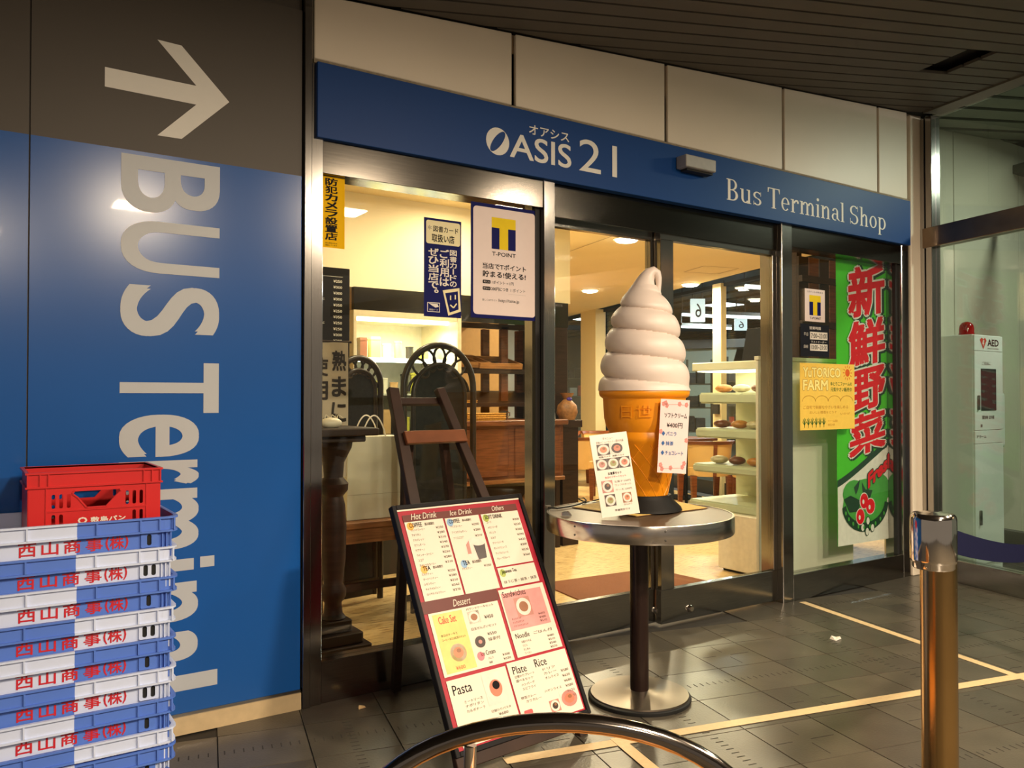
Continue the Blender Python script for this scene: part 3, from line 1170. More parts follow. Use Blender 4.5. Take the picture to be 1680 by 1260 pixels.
pr.fit('おいしい野菜をどうぞ', .09, .098, .36, .116, OCHRE, 2)
pr.fit('いかが', .40, .09, .50, .105, OCHRE, 2)
for k in range(6):
    cx = .04 + k * .038
    for i in range(5):
        t = R(30 + 30 * i)
        pr.line([(cx, .030), (cx + .022 * math.cos(t), .030 + .045 * math.sin(t))], .004, GRN, 2)
    pr.line([(cx, .015), (cx, .035)], .005, GRN, 2)
pr.fit('ファーム直送', .27, .045, .37, .060, OCHRE, 2)
pr.fit('毎日入荷', .27, .022, .34, .036, OCHRE, 2)
pr.build('lettering', e)

# ---- green banner hanging inside the right window
ban = thing('vegetable_banner', 'tall green cloth banner with red lettering and a picture of vegetables', 'banner', (4.69, 3.235, .245), (math.pi / 2, 0, 0))
GREEN = mat('bright_green_cloth', srgb(84, 208, 50), .7, 0, .04, 8, spec=.1)
BW, BH = .625, 1.885


def bwave(x, y):
    return .0010 * math.sin(y * 9 + x * 4) * (1.3 - y / BH) + .0008 * math.sin(x * 14)


mb = MB()
nx, ny = 14, 40
vs = [(BW * i / nx, BH * j / ny, bwave(BW * i / nx, BH * j / ny)) for j in range(ny + 1) for i in range(nx + 1)]
fs = [(j * (nx + 1) + i, j * (nx + 1) + i + 1, (j + 1) * (nx + 1) + i + 1, (j + 1) * (nx + 1) + i) for j in range(ny) for i in range(nx)]
split = []
mb.add(vs, fs)
mb.add([(x, y, z - .0012) for x, y, z in vs], [f[::-1] for f in fs])
mb.build('cloth', GREEN, ban, True)
DKG = mat('dark_green_print', srgb(20, 64, 38), .7)
BRED = mat('banner_red_print', srgb(238, 30, 42), .7, spec=.1)
BWHT = mat('banner_white_print', srgb(242, 236, 222), .7)
MIDG = mat('leaf_green_print', srgb(74, 168, 62), .7)


class BPrint(Print):
    pass


def on_cloth(pr, base):
    out = []
    for x, y, z in pr.mb.v:
        out.append((x, y, z * 3.0 + .0022 + bwave(x, y)))
    pr.mb.v = out


pr = Print()
# white lower field with dark edge
edge_y = lambda x: .38 + .29 * (x / BW) ** 1.15
n = 14
for i in range(n):
    xa, xb = BW * i / n, BW * (i + 1) / n
    pr.poly([(xa, edge_y(xa)), (xb, edge_y(xb)), (xb, edge_y(xb) + .045), (xa, edge_y(xa) + .045)], DKG, 1)
    k = 8
    for j in range(k):
        pr.poly([(xa, edge_y(xa) * j / k), (xb, edge_y(xb) * j / k), (xb, edge_y(xb) * (j + 1) / k), (xa, edge_y(xa) * (j + 1) / k)], BWHT, 1)
cells_ = [('新', 1.44, 1.86), ('鮮', 1.08, 1.44), ('野', .80, 1.10), ('菜', .50, .80)]
cells_ = [('新', 1.42, 1.845), ('鮮', 1.05, 1.44), ('野', .82, 1.06), ('菜', .50, .80)]
cells_ = [('新', 1.48, 1.85), ('鮮', 1.15, 1.49), ('野', .855, 1.165), ('菜', .565, .87)]
sh = lambda x, y: (x, y + (x - .3) * .18)
for ch, ya, yb in cells_:
    pr.fit(ch, .130 + .018, ya + .022, .520 + .018, yb - .028, DKG, 2, .075, 2, sh)
for ch, ya, yb in cells_:
    pr.fit(ch, .130, ya + .03, .520, yb - .02, BWHT, 3, .055, 2, sh)
for ch, ya, yb in cells_:
    pr.fit(ch, .130, ya + .03, .520, yb - .02, BRED, 4, .034, 2, sh)
sh2 = lambda x, y: (x, y + (x - .45) * .55)
pr.fit('Fresh', .330, .425, .600, .515, DKG, 5, .085, 3, sh2)
pr.fit('Fresh', .330, .425, .600, .515, BRED, 6, .04, 3, sh2)
pr.disc(.30, .25, .25, .17, MIDG, 2, 24)
pr.disc(.17, .33, .12, .09, MIDG, 3, 16)
pr.disc(.45, .34, .13, .11, MIDG, 3, 16)
pr.poly([(.06, .30), (.13, .32), (.24, .28), (.22, .21), (.12, .21)], DKG, 4)
pr.poly([(.26, .40), (.30, .35), (.38, .34), (.34, .27), (.27, .29)], DKG, 4)
pr.poly([(.17, .37), (.24, .42), (.22, .36), (.19, .32)], DKG, 4)
arc_o = [(.30 + .26 * math.cos(R(t)), .26 + .19 * math.sin(R(t))) for t in range(185, 356, 10)]
arc_i = [(.30 + .22 * math.cos(R(t)), .27 + .14 * math.sin(R(t))) for t in range(185, 356, 10)]
for i in range(len(arc_o) - 1):
    pr.poly([arc_o[i], arc_o[i + 1], arc_i[i + 1], arc_i[i]], DKG, 4)
for cx, cy, rx, ry in ((.28, .275, .045, .05), (.35, .235, .05, .05), (.235, .175, .045, .05)):
    pr.disc(cx, cy, rx + .006, ry + .006, BWHT, 5)
    pr.disc(cx, cy, rx, ry, BRED, 6)
    pr.disc(cx - .012, cy - .005, .012, .016, BWHT, 7, 10)
for cx, cy in ((.26, .10), (.31, .07), (.37, .09), (.32, .14)):
    pr.disc(cx, cy, .024, .03, DKG, 5, 12)
    pr.disc(cx, cy, .018, .024, BWHT, 6, 12)
for k in range(9):
    t = R(200 + k * 16)
    cx, cy = .30 + .24 * math.cos(t), .265 + .165 * math.sin(t)
    pr.disc(cx, cy, .010, .014, MIDG, 6, 8)
on_cloth(pr, 0)
pr.build('lettering', ban)
tube = MB().tube([(-.02, BH + .005, -.004), (BW + .02, BH + .005, -.004)], .008)
tube.build('hanging_rod', STEEL_DK, ban, True)

# pale back panel behind the banner (rear of the shelf unit)
PALEP = mat('pale_shelf_back', srgb(226, 222, 200), .5, 0, .02)
bp_ = thing('shelf_back_panel', 'pale cream panel standing behind the banner in the right window', 'panel', (4.13, 3.40, 0))
B('panel', 0, .98, 0, .025, .03, 1.44, PALEP, bp_, .004)
B('top_rail', -.005, .985, -.006, .03, 1.44, 1.465, PALEP, bp_, .002)
for x in (.0, .93):
    B('foot', x, x + .05, -.0, .25, 0, .03, PALEP, bp_)
# ================================================================== CRATES
CR_W = mat('white_crate_plastic', srgb(206, 218, 246), .42, 0, .03, 4)
CR_B = mat('blue_crate_plastic', srgb(84, 122, 212), .42, 0, .03, 4)
CR_X0, CR_W_, CR_Y0, CR_D, CR_H, CR_STEP = -.085, .652, 2.715, .372, .130, .0935
SPLIT = .365


def ring_outline(x0, y0, x1, y1, r, split=None):
    pts = rounded(x0, y0, x1, y1, r, 4)
    if split is not None:
        out = []
        for p, q in zip(pts, pts[1:] + pts[:1]):
            out.append(p)
            if (p[0] - split) * (q[0] - split) < 0:
                t = (split - p[0]) / (q[0] - p[0])
                out.append((split, p[1] + t * (q[1] - p[1])))
        pts = out
    return pts


def ring_prism(mb, po, pi_, z0, z1, matf):
    n = len(po)
    for i in range(n):
        j = (i + 1) % n
        m = matf((po[i][0] + po[j][0]) / 2)
        mb.add([(*po[i], z0), (*po[j], z0), (*po[j], z1), (*po[i], z1), (*pi_[i], z0), (*pi_[j], z0), (*pi_[j], z1), (*pi_[i], z1)],
               [(0, 1, 2, 3), (5, 4, 7, 6), (3, 2, 6, 7), (1, 0, 4, 5)], m)


def make_crate(white_left):
    """two-tone stacking crate; local origin at its lower left front corner"""
    e = link('stacking_crate', None)
    W, D, H = CR_W_, CR_D, CR_H
    mf = (lambda x: 0 if x < SPLIT else 1) if white_left else (lambda x: 1 if x < SPLIT else 0)
    mb = MB()
    def ring(off, thick, z0, z1):
        r = .035
        po = ring_outline(off, off, W - off, D - off, r, SPLIT)
        pi_ = []
        cx, cy = W / 2, D / 2
        for x, y in po:
            nx = (thick if x < cx else -thick) if (x < off + r or x > W - off - r) else 0
            ny = (thick if y < cy else -thick) if (y < off + r or y > D - off - r) else 0
            pi_.append((x + nx, y + ny))
        ring_prism(mb, po, pi_, z0, z1, mf)
    ring(.021, .004, 0, H - .043)                # body, nests into the rim of the crate below
    ring(.009, .004, H - .046, H)                # rim wall
    ring(.001, .010, H - .006, H)                # top flange
    ring(.002, .020, H - .047, H - .041)         # lower flange
    mb.box(.03, SPLIT, .03, D - .03, 0, .005, mf(.1))
    mb.box(SPLIT, W - .03, .03, D - .03, 0, .005, mf(W))
    shell = mb.build('shell', [CR_W, CR_B], e)
    two = [CR_W, CR_B]
    for x in (.055, .235, .415, .535, .590, .632):
        MB().box(x, x + .005, .002, .010, H - .042, H - .005).build('rib', two[mf(x)], shell)
    for x in (.600, .612, .624):
        MB().box(x, x + .004, .012, .022, .006, H - .044).build('rib', two[mf(x)], shell)
    right_white = mf(W) == 0
    if right_white:
        outer = rounded(.540, .038, .596, .084, .005, 3)
        holes = [rounded(x, .044, x + .013, .078, .006, 4) for x in (.550, .573)]
    else:
        outer = rounded(.540, .038, .588, .084, .004, 3)
        holes = [rounded(.557, .044, .570, .078, .006, 4)]
    vs, fs = plate(outer, holes, .005)
    pl = MB().add([(x, .0165 + z, y) for x, y, z in vs], fs).build('slot_plate', CR_W if right_white else CR_B, e)
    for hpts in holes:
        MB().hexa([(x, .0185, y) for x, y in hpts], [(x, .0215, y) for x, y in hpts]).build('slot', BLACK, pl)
    pr = Print()
    xx = .217
    for ch, wd in (('西', .044), ('山', .042), ('商', .044), ('事', .044)):
        pr.fit(ch, xx, .042, xx + wd, .080, RED_INK, 2, .018, 2)
        xx += wd + .0145
    pr.fit('(', xx - .006, .040, xx + .004, .082, RED_INK, 2, .015)
    pr.fit('株', xx + .006, .042, xx + .044, .080, RED_INK, 2, .018)
    pr.fit(')', xx + .046, .040, xx + .056, .082, RED_INK, 2, .015)
    pr.build('lettering', e, (0, .0205, 0), FACE)
    return e


cw = make_crate(True)
cb = make_crate(False)
order = ['topmost', 'second from the top', 'third from the top', 'fourth from the top', 'fifth from the top', 'sixth from the top', 'seventh from the top', 'lowest but one', 'lowest']
first = {True: cw, False: cb}
used = {True: False, False: False}
TOPZ = .838
for k in range(9):
    wlft = (k % 2 == 0)
    src = first[wlft]
    o = src if not used[wlft] else copy_tree(src)
    used[wlft] = True
    zb = max(0, TOPZ - CR_H - k * CR_STEP)
    o.location = (CR_X0 + random.uniform(-.003, .003), CR_Y0 + random.uniform(-.002, .002), zb)
    if k == 8:
        o.location.z = 0.0
    tag(o, 'plastic crate %s, %s crate of the stack' % ('white left and blue right' if wlft else 'blue left and white right', order[k]), 'crate', 'two-tone lettered crates stacked by the blue wall')

# red crate standing in the top crate
RC = mat('red_crate_plastic', srgb(206, 28, 30), .38, 0, .05, 5)
rc = thing('red_crate', 'red plastic crate with hand holes standing in the top of the crate stack', 'crate', (.152, 2.77, TOPZ - CR_H + .006))
RW, RD, RH = .375, .27, .272
hand = [(-.062, .0), (-.048, -.012), (-.025, -.042), (.025, -.042), (.052, -.012), (.064, .0), (.060, .008), (-.056, .008)]
holes = [[(RW / 2 + x, RH - .066 + y) for x, y in hand]]
for x in (.068, .088, .108, .268, .288, .308):
    holes.append(rounded(x, RH - .108, x + .010, RH - .066, .0048, 3))
for x in (.068, .088, .288, .308):
    holes.append(rounded(x, RH - .170, x + .010, RH - .126, .0048, 3))
ins = .008
fr_vs, fr_fs = plate([(ins, 0), (RW - ins, 0), (RW - ins, RH), (ins, RH)], holes, .004)
mb = MB()
for yy in (ins, RD - ins):
    mb.add([(x, yy + z, y) for x, y, z in fr_vs], fr_fs)
mb.box(ins - .002, ins + .002, ins, RD - ins, 0, RH)
mb.box(RW - ins - .002, RW - ins + .002, ins, RD - ins, 0, RH)
mb.box(ins, RW - ins, ins, RD - ins, 0, .004)
mb.build('shell', RC, rc)
mb = MB()
for x0, x1, y0, y1 in ((0, RW, 0, .010), (0, RW, RD - .010, RD), (0, .010, .01, RD - .01), (RW - .010, RW, .01, RD - .01)):
    mb.box(x0, x1, y0, y1, RH - .005, RH + .001)
    mb.box(x0, x1, y0, y1, RH - .046, RH - .041)
mb.build('rim', RC, rc)
rshell = rc.children[0]
for x in (.004, .036, .058, .318, .342, .366):
    B('rib', x, x + .004, .001, .008, RH - .043, RH - .003, RC, rshell)
for x in (.052, .326):
    B('rib', x, x + .004, .003, .008, .01, RH - .043, RC, rshell)
B('rib', .056, .326, .003, .008, RH - .118, RH - .113, RC, rshell)
mb = MB()
for p, q in zip(hand, hand[1:] + hand[:1]):
    mb.bar((RW / 2 + p[0] * 1.06, .005, RH - .066 + p[1] * 1.06), (RW / 2 + q[0] * 1.06, .005, RH - .066 + q[1] * 1.06), .004, .004)
mb.build('hand_hole_rim', RC, rshell)
pr = Print()
pr.disc(.150, RH - .148, .013, .010, PAPER, 1, 8)
pr.disc(.150, RH - .148, .008, .006, RC, 2, 6)
pr.fit('敷島パン', .172, RH - .156, .268, RH - .140, PAPER, 2, .03)
pr.build('lettering', rc, (0, .0055, 0), FACE)

# ================================================================== ROUND TABLE
TBL = Vector((2.27, 2.47, 0))
TZ = .745
tb = thing('round_table', 'round pedestal table with a wide steel edge band and dark pole', 'table', TBL)
DKTOP = mat('brown_table_top', srgb(92, 76, 60), .36, 0, .08, 4, spec=.2)
MB().lathe([(0, TZ - .012), (.366, TZ - .012), (.366, TZ - .002), (0, TZ - .002)], 64).build('top', DKTOP, tb)
mb = MB()
mb.lathe([(.366, TZ - .068), (.372, TZ - .068), (.3735, TZ - .064), (.3735, TZ - .003), (.372, TZ), (.364, TZ), (.364, TZ - .068)], 72)
mb.build('edge_band', mat('bright_steel_band', (.62, .58, .53), .2, 1, .08, 14, .01, 60, stretch=(2, 2, 30)), tb, True)
B('under_plate', -.18, .18, -.18, .18, TZ - .03, TZ - .012, STEEL_DK, tb)
POLE = mat('dark_brown_pole', srgb(44, 30, 26), .25, .3, .08, 5)
MB().lathe([(.037, .02), (.037, TZ - .03)], 32).build('pole', POLE, tb, True)
MB().lathe([(.0, .0), (.203, .0), (.205, .006), (.205, .014), (.20, .018), (0, .018)], 56).build('base_rim', mat('black_rubber', (.01, .01, .01), .5), tb, True)
MB().lathe([(.0, .018), (.197, .018), (.195, .024), (.06, .030), (.042, .036), (0, .036)], 56).build('base', mat('dark_bronze_base', (.16, .13, .10), .32, .9, .1, 8), tb, True)
for ang in (-118, -172):
    for dz in (.018, .05):
        t = R(ang)
        MB().ball((.3735 * math.cos(t), .3735 * math.sin(t), TZ - dz), .004, .004, .004, 8, 5).build('rivet', STEEL_DK, tb, True)

# woven mat under the cone
WOVEN = mat('yellow_woven_mat', srgb(214, 184, 104), .7, 0, .2, 160, .4, 160)
mt = thing('woven_mat', 'yellow woven place mat under the ice cream cone', 'place mat', (TBL.x, TBL.y, TZ))
mp = [at_z(x, y, TZ) - Vector((TBL.x, TBL.y, TZ)) for x, y in ((938, 833), (1043, 848), (1162, 834), (1060, 812))]
mb = MB()
mb.hexa([(p.x, p.y, .0002) for p in mp], [(p.x, p.y, .0022) for p in mp])
mb.build('base_sheet', mat('mat_edge', srgb(120, 84, 46), .7), mt)
n = 34
for i in range(n):
    t0, t1 = (i + .12) / n, (i + .88) / n
    q = lambda t, u: mp[0].lerp(mp[1], t).lerp(mp[3].lerp(mp[2], t), u)
    ps = [q(t0, .02), q(t1, .02), q(t1, .98), q(t0, .98)]
    MB().hexa([(p.x, p.y, .0022) for p in ps], [(p.x, p.y, .0036) for p in ps]).build('woven_strip', WOVEN, mt)

# ---- giant soft serve display
cpos = at_d(1057, 830, TBL.dot(V0) + .06)
cone = thing('soft_serve_display', 'giant plastic soft serve ice cream cone standing on the round table', 'display model', (cpos.x, cpos.y, TZ + .004))
K = .00248      # metres per photo pixel at the table
S_ = lambda y: (838 - y) * K
ORANGE = mat('orange_cone_plastic', srgb(238, 150, 20), .38, 0, .03, 6)
WHITEP = mat('pinkish_white_plastic', srgb(228, 212, 200), .42, 0, .02, 4)
MB().lathe([(0, 0), (62 * K, 0), (60 * K, S_(833)), (46 * K, S_(820)), (44 * K, S_(813)), (0, S_(813))], 48).build('base', mat('black_plastic_base', (.012, .011, .010), .55, spec=.15), cone, True)
MB().lathe([(0, S_(815)), (37 * K, S_(815)), (38 * K, S_(813)), (56 * K, S_(727)), (59 * K, S_(724)), (60 * K, S_(718)), (58.5 * K, S_(711)), (58 * K, S_(709)),
            (63 * K, S_(700)), (66 * K, S_(688)), (68 * K, S_(655)), (73 * K, S_(651)), (74.5 * K, S_(647)), (74.5 * K, S_(643)), (73 * K, S_(640)), (0, S_(640))], 64).build('cup', ORANGE, cone, True)
# waffle ridges on the lower cone
mb = MB()
nr = 14


def cone_pt(t, ang, lift=0.0):
    r_ = (38 + (56 - 38) * t) * K + lift
    z = S_(813) + (S_(729) - S_(813)) * t
    return (r_ * math.cos(ang), r_ * math.sin(ang), z)


for k in range(nr):
    for sgn in (1, -1):
        a0 = 2 * math.pi * k / nr
        mb.tube([cone_pt(t / 6, a0 + sgn * (t / 6) * 1.25, .0002) for t in range(7)], .0016, 5)
tag(mb.build('waffle_ridges', ORANGE, cone, True), kind='stuff')
# embossed maker's mark
pr = Print()
pr.fit('日世', -.062, 0, .062, .052, ORANGE, 2, 0, 3)
vv = []
ang0 = math.atan2(-cpos.y, -cpos.x) - .18
for x, y, z in pr.mb.v:
    a_ = ang0 + x / (67 * K)
    r_ = 68.4 * K + .0016 + .0
    vv.append((r_ * math.cos(a_), r_ * math.sin(a_), S_(686) + y))
pr.mb.v = vv
pr.build('embossed_mark', cone)
# swirl: stacked helix surface
zs0, zs1 = S_(640), S_(487)
Rprof = [(640, 73), (625, 73.5), (600, 71), (575, 67), (560, 66), (535, 62), (520, 60), (500, 50), (487, 42)]


def interp(tab, y):
    for (ya, ra), (yb, rb) in zip(tab, tab[1:]):
        if yb <= y <= ya:
            t = (y - ya) / (yb - ya)
            return ra + t * (rb - ra)
    return tab[-1][1] if y < tab[-1][0] else tab[0][1]


cuts = [642, 601, 560, 520, 488, 450]       # seam heights in photo pixels
rad = [(642, 73.5), (601, 68), (560, 61), (520, 48), (488, 31), (462, 17)]
vs, fs = [], []
NA = 64
levels = []
turns = 4.55
NL = 120
for i in range(NL + 1):
    u = i / NL * turns
    for j in range(NA):
        ang = 2 * math.pi * j / NA
        ph = u + (ang / (2 * math.pi))            # helical phase
        # photo height of this level
        k0 = min(int(u), 4)
        y = cuts[k0] + (cuts[k0 + 1] - cuts[k0]) * (u - k0)
        R0 = interp([(642, 74), (601, 69.5), (560, 62), (520, 52), (488, 35), (462, 18)], y)
        fr = ph - math.floor(ph)
        bulge = math.sqrt(max(0, 1 - (2 * fr - 1) ** 2))
        amp = 12.0 * min(1, R0 / 60)
        if u < .55:
            w_ = u / .55
            bulge = bulge * w_ + .92 * (1 - w_)
        if u > 4.1:
            w_ = (u - 4.1) / .45
            bulge = bulge * (1 - w_) + .6 * w_
        r_ = (R0 - amp * .75 + amp * bulge) * K
        vs.append((r_ * math.cos(ang), r_ * math.sin(ang), S_(y)))
for i in range(NL):
    for j in range(NA):
        fs.append((i * NA + j, i * NA + (j + 1) % NA, (i + 1) * NA + (j + 1) % NA, (i + 1) * NA + j))
fs.append(tuple(range(NL * NA, (NL + 1) * NA)))
fs.append(tuple(range(NA - 1, -1, -1)))
MB().add(vs, fs).build('swirl', WHITEP, cone, True)
# drooping tip; VR is the picture's right
right = VR
pth = [(0, 482), (0, 474), (2, 463), (6, 453), (11, 446), (17, 443), (22, 446), (24.5, 454), (25, 464), (24.5, 474), (24, 484)]
rr = [28, 23, 17, 13, 10.5, 8.5, 7, 5.5, 4.6, 4, 3.4]
mb = MB().tube([right * (x * K) + Vector((0, 0, S_(y))) for x, y in pth], [r_ * K for r_ in rr], 20)
mb.build('tip', WHITEP, cone, True)

# ---- price paper taped to the cone
PINKP = mat('pale_pink_paper', srgb(240, 220, 216), .6, 0, .02)
pp = at_d(1078, 775, 3.19)
e = thing('price_paper', 'white handwritten price paper with pink floral border hanging on the cone', 'paper sign', pp)
face_yaw = R(-31)
e.rotation_euler = (Matrix.Rotation(face_yaw, 3, 'Z') @ Matrix.Rotation(R(90), 3, 'X') @ Matrix.Rotation(R(-3.2), 3, 'Z')).to_euler()
PW, PH = .114, .287
B('sheet', 0, PW, 0, PH, -.0012, 0, PINKP, e)
B('tape', .015, .055, PH - .03, PH - .015, -.075, -.0012, mat('clear_tape', srgb(230, 190, 110), .3), e)
pr = Print()
PNK = mat('pink_floral_ink', srgb(232, 150, 140), .6)
BLU = mat('blue_marker_ink', srgb(40, 96, 160), .6)
for cx, cy in ((.012, .268), (.025, .262), (.02, .272), (.075, .27), (.102, .268), (.012, .03), (.018, .015), (.052, .02), (.098, .025), (.104, .04), (.108, .13), (.006, .16)):
    for k in range(5):
        t = 2 * math.pi * k / 5
        pr.disc(cx + .004 * math.cos(t), cy + .006 * math.sin(t), .0038, .0045, PNK, 1, 7)
pr.line([(.03, .266), (.07, .268), (.1, .266)], .0016, PNK, 1)
pr.line([(.02, .016), (.05, .018), (.10, .022)], .0016, PNK, 1)
pr.fit('ソフトクリーム', .018, .215, .106, .234, INK, 2, .015)
pr.fit('¥400円', .028, .176, .090, .196, INK, 2, .010)
for tx, yb, xe in (('バニラ', .145, .068), ('抹茶', .107, .058), ('チョコレート', .070, .098)):
    pr.poly([(.010, yb + .008), (.017, yb - .002), (.024, yb + .008), (.017, yb + .018)], BLU, 2)
    pr.fit(tx, .028, yb, xe, yb + .016, BLU, 2, .02)
pr.build('lettering', e)

# ---- menu card in an acrylic stand on the table
pA, pB = at_z(989, 844, TZ), at_z(1047, 837, TZ)
wv = Vector((pB.x - pA.x, pB.y - pA.y, 0))
cw_ = .150
pC = at_z(1018, 842, TZ + .002)
yawc = R(-26)
e = thing('menu_card', 'small leaning menu card with food photos in a clear stand', 'menu card', (0, 0, 0))
lean = R(11)
Mx = Matrix.Rotation(yawc, 3, 'Z') @ Matrix.Rotation(R(90) - lean, 3, 'X') @ Matrix.Rotation(R(6.5), 3, 'Z')
e.rotation_euler = Mx.to_euler()
e.location = at_z(988, 850, TZ + .0035)
CH = .318
B('card', 0, cw_, 0, CH, -.0016, 0, PAPER_G, e)
B('acrylic_stand', -.002, cw_ + .002, 0, CH + .002, -.0045, -.0018, GLASS, e)
pr = Print()
FOOD = [mat('photo_dark_tray', srgb(60, 46, 40), .4), mat('photo_plate', srgb(232, 214, 200), .4), mat('photo_pasta', srgb(206, 128, 88), .4), mat('photo_brown', srgb(150, 96, 60), .4),
        mat('photo_green', srgb(150, 150, 92), .4), mat('photo_rose', srgb(190, 130, 118), .4), mat('photo_coral', srgb(216, 120, 92), .4)]


def photo(pr, x0, y0, x1, y1, bg_, disc_, food, L=2):
    pr.rect(x0, y0, x1, y1, bg_, L)
    cx, cy, rx, ry = (x0 + x1) / 2, (y0 + y1) / 2, (x1 - x0) * .46, (y1 - y0) * .46
    pr.disc(cx, cy, rx, ry, disc_, L + 1)
    pr.disc(cx, cy, rx * .62, ry * .6, food, L + 2)
    pr.disc(cx + rx * .1, cy + ry * .2, rx * .28, ry * .24, FOOD[3], L + 3, 9)


pr.fit('冬メニュー', .05, .295, .092, .305, INK_G, 2)
pr.fit('定番メニューセット一部の内容', .022, .281, .132, .291, INK_G, 2)
photo(pr, .022, .236, .072, .279, FOOD[0], FOOD[1], FOOD[2])
photo(pr, .077, .236, .126, .279, FOOD[1], FOOD[0], FOOD[6])
pr.fit('和風パスタ', .024, .226, .07, .233, INK, 2)
pr.fit('海鮮パスタ', .078, .226, .126, .233, INK, 2)
for k in range(3):
    photo(pr, .010 + k * .045, .180, .054 + k * .045, .222, FOOD[0], FOOD[1], FOOD[(5, 4, 6)[k]])
pr.fit('お食事セット', .05, .158, .104, .169, INK, 2, .02)
pr.fit('本日のデザートセット', .035, .145, .12, .154, RED_INK, 2)
photo(pr, .018, .092, .062, .138, FOOD[5], FOOD[1], FOOD[0])
photo(pr, .022, .040, .064, .084, FOOD[0], FOOD[1], FOOD[4])
photo(pr, .092, .046, .128, .084, FOOD[3], FOOD[1], FOOD[2])
for yy, tx in ((.126, '生菓子 550円'), (.112, 'ワッフルセット'), (.094, 'ケーキ 600円'), (.036, 'あんみつ')):
    pr.fit(tx, .07 if yy > .05 else .094, yy, .135 if yy > .05 else .126, yy + .008, INK_G, 2)
pr.fit('数量限定です', .055, .018, .115, .026, INK, 2)
pr.build('lettering', e)

# ---- cable with clip and a small clip on the table
cb_ = thing('cable', 'thin black cable lying on the left side of the round table', 'cable')
pts = [(899, 833), (915, 834), (935, 831), (952, 827), (962, 821), (958, 817), (948, 818), (960, 824), (976, 821), (992, 817), (1010, 816)]
MB().tube([at_z(x, y, TZ + .005) for x, y in pts], .003, 7).build('cord', INK, cb_, True)
p = at_z(899, 834, TZ)
B('plug', p.x - .012, p.x + .012, p.y - .008, p.y + .008, TZ + .0005, TZ + .012, mat('grey_plug', srgb(120, 110, 96), .5), cb_, .002)
p = at_z(930, 846, TZ)
o = MB().hexa([(-.02, -.008, 0), (.02, -.008, 0), (.02, .008, 0), (-.02, .008, 0)], [(-.02, -.006, .014), (.006, -.006, .016), (.006, .006, .016), (-.02, .006, .014)]).build('binder_clip', CHROME, None, False, .001)
o.location = (p.x, p.y, TZ + .0005)
o.rotation_euler = (0, 0, R(-40))
tag(o, 'small shiny clip lying near the front edge of the round table', 'clip')

# ================================================================== EASEL AND MENU BOARD
BO, PHI, ALP = Vector((1.298, 2.257, .07)), .096, .485
FRB = Matrix.Rotation(PHI, 3, 'Z') @ Matrix.Rotation(math.pi / 2 - ALP, 3, 'X')
board = thing('menu_board', 'large framed cafe menu board with red background leaning on the easel', 'menu board', BO)
board.rotation_euler = FRB.to_euler()
BWd, BHt = .596, .851
BLK = mat('black_frame', (.012, .011, .012), .5, spec=.15)
mb = MB()
for x0, x1, y0, y1 in ((0, .017, 0, BHt), (BWd - .017, BWd, 0, BHt), (.017, BWd - .017, 0, .017), (.017, BWd - .017, BHt - .017, BHt)):
    mb.box(x0, x1, y0, y1, -.022, .006)
mb.build('frame', BLK, board, False, .002)
INK_M = mat('menu_grey_ink', srgb(84, 76, 68), .6, 0, .02, spec=.1)
MRED = mat('menu_red_print', srgb(168, 34, 52), .42, 0, .02, spec=.3)
MBRN = mat('menu_brown_print', srgb(104, 50, 44), .42, 0, .02, spec=.3)
MCR = mat('menu_cream_print', srgb(230, 220, 202), .45, 0, .01, spec=.3)
B('backing', .01, BWd - .01, .01, BHt - .01, -.018, -.002, MRED, board)
pr = Print()
pr.rect(.017, BHt - .023, BWd - .017, BHt - .017, MCR, 1)
pr.rect(.034, .785, .556, .812, MBRN, 1)
pr.rect(.017, .458, .345, .500, MBRN, 1)
PANELS = [(.036, .500, .200, .786), (.208, .500, .362, .784), (.373, .577, .554, .784), (.375, .498, .554, .571), (.035, .244, .334, .457), (.349, .247, .564, .491), (.037, .022, .285, .232), (.293, .022, .570, .238)]
for q in PANELS:
    pr.rect(*q, MCR, 2)
MYEL = mat('menu_yellow_print', srgb(232, 208, 118), .45)
MPNK = mat('menu_pink_print', srgb(222, 150, 146), .45)
pr.rect(.048, .252, .172, .450, MYEL, 3)
pr.rect(.356, .340, .546, .476, MPNK, 3)


def script(tx, x0, y0, x1, y1):
    pr.fit(tx, x0, y0, x1, y1, MCR, 4, 0, 3, lambda x, y: (x + (y - y0) * .25, y))


script('Hot Drink', .067, .792, .175, .815)
script('Ice Drink', .235, .792, .335, .812)
script('Others', .430, .792, .488, .812)
script('Dessert', .143, .465, .216, .489)
HEADS = [('COFFEE', .052, .764, .105, .780, 'menu_dot_orange', srgb(240, 168, 50)), ('TEA', .062, .605, .092, .620, 'menu_dot_orange', 0), ('COFFEE', .222, .762, .270, .777, 'menu_dot_blue', srgb(130, 168, 206)),
         ('TEA', .232, .602, .262, .618, 'menu_dot_blue', 0), ('SOFT DRINK', .388, .762, .470, .778, 'menu_dot_green', srgb(160, 176, 72)), ('Japanese Tea', .390, .545, .460, .562, 'menu_dot_green', 0)]
for tx, x0, y0, x1, y1, mn, cl_ in HEADS:
    dm = MATS.get(mn) or mat(mn, cl_, .35)
    pr.disc(x0 + .004, (y0 + y1) / 2 - .003, .014, .015, dm, 3)
    pr.fit(tx, x0, y0, x1, y1, INK, 5, .01)
    if x0 < .37:
        pr.fit('飲み放題付', x1 + .012, y0 + .002, x1 + .052, y1 - .003, INK_M, 5, .01)


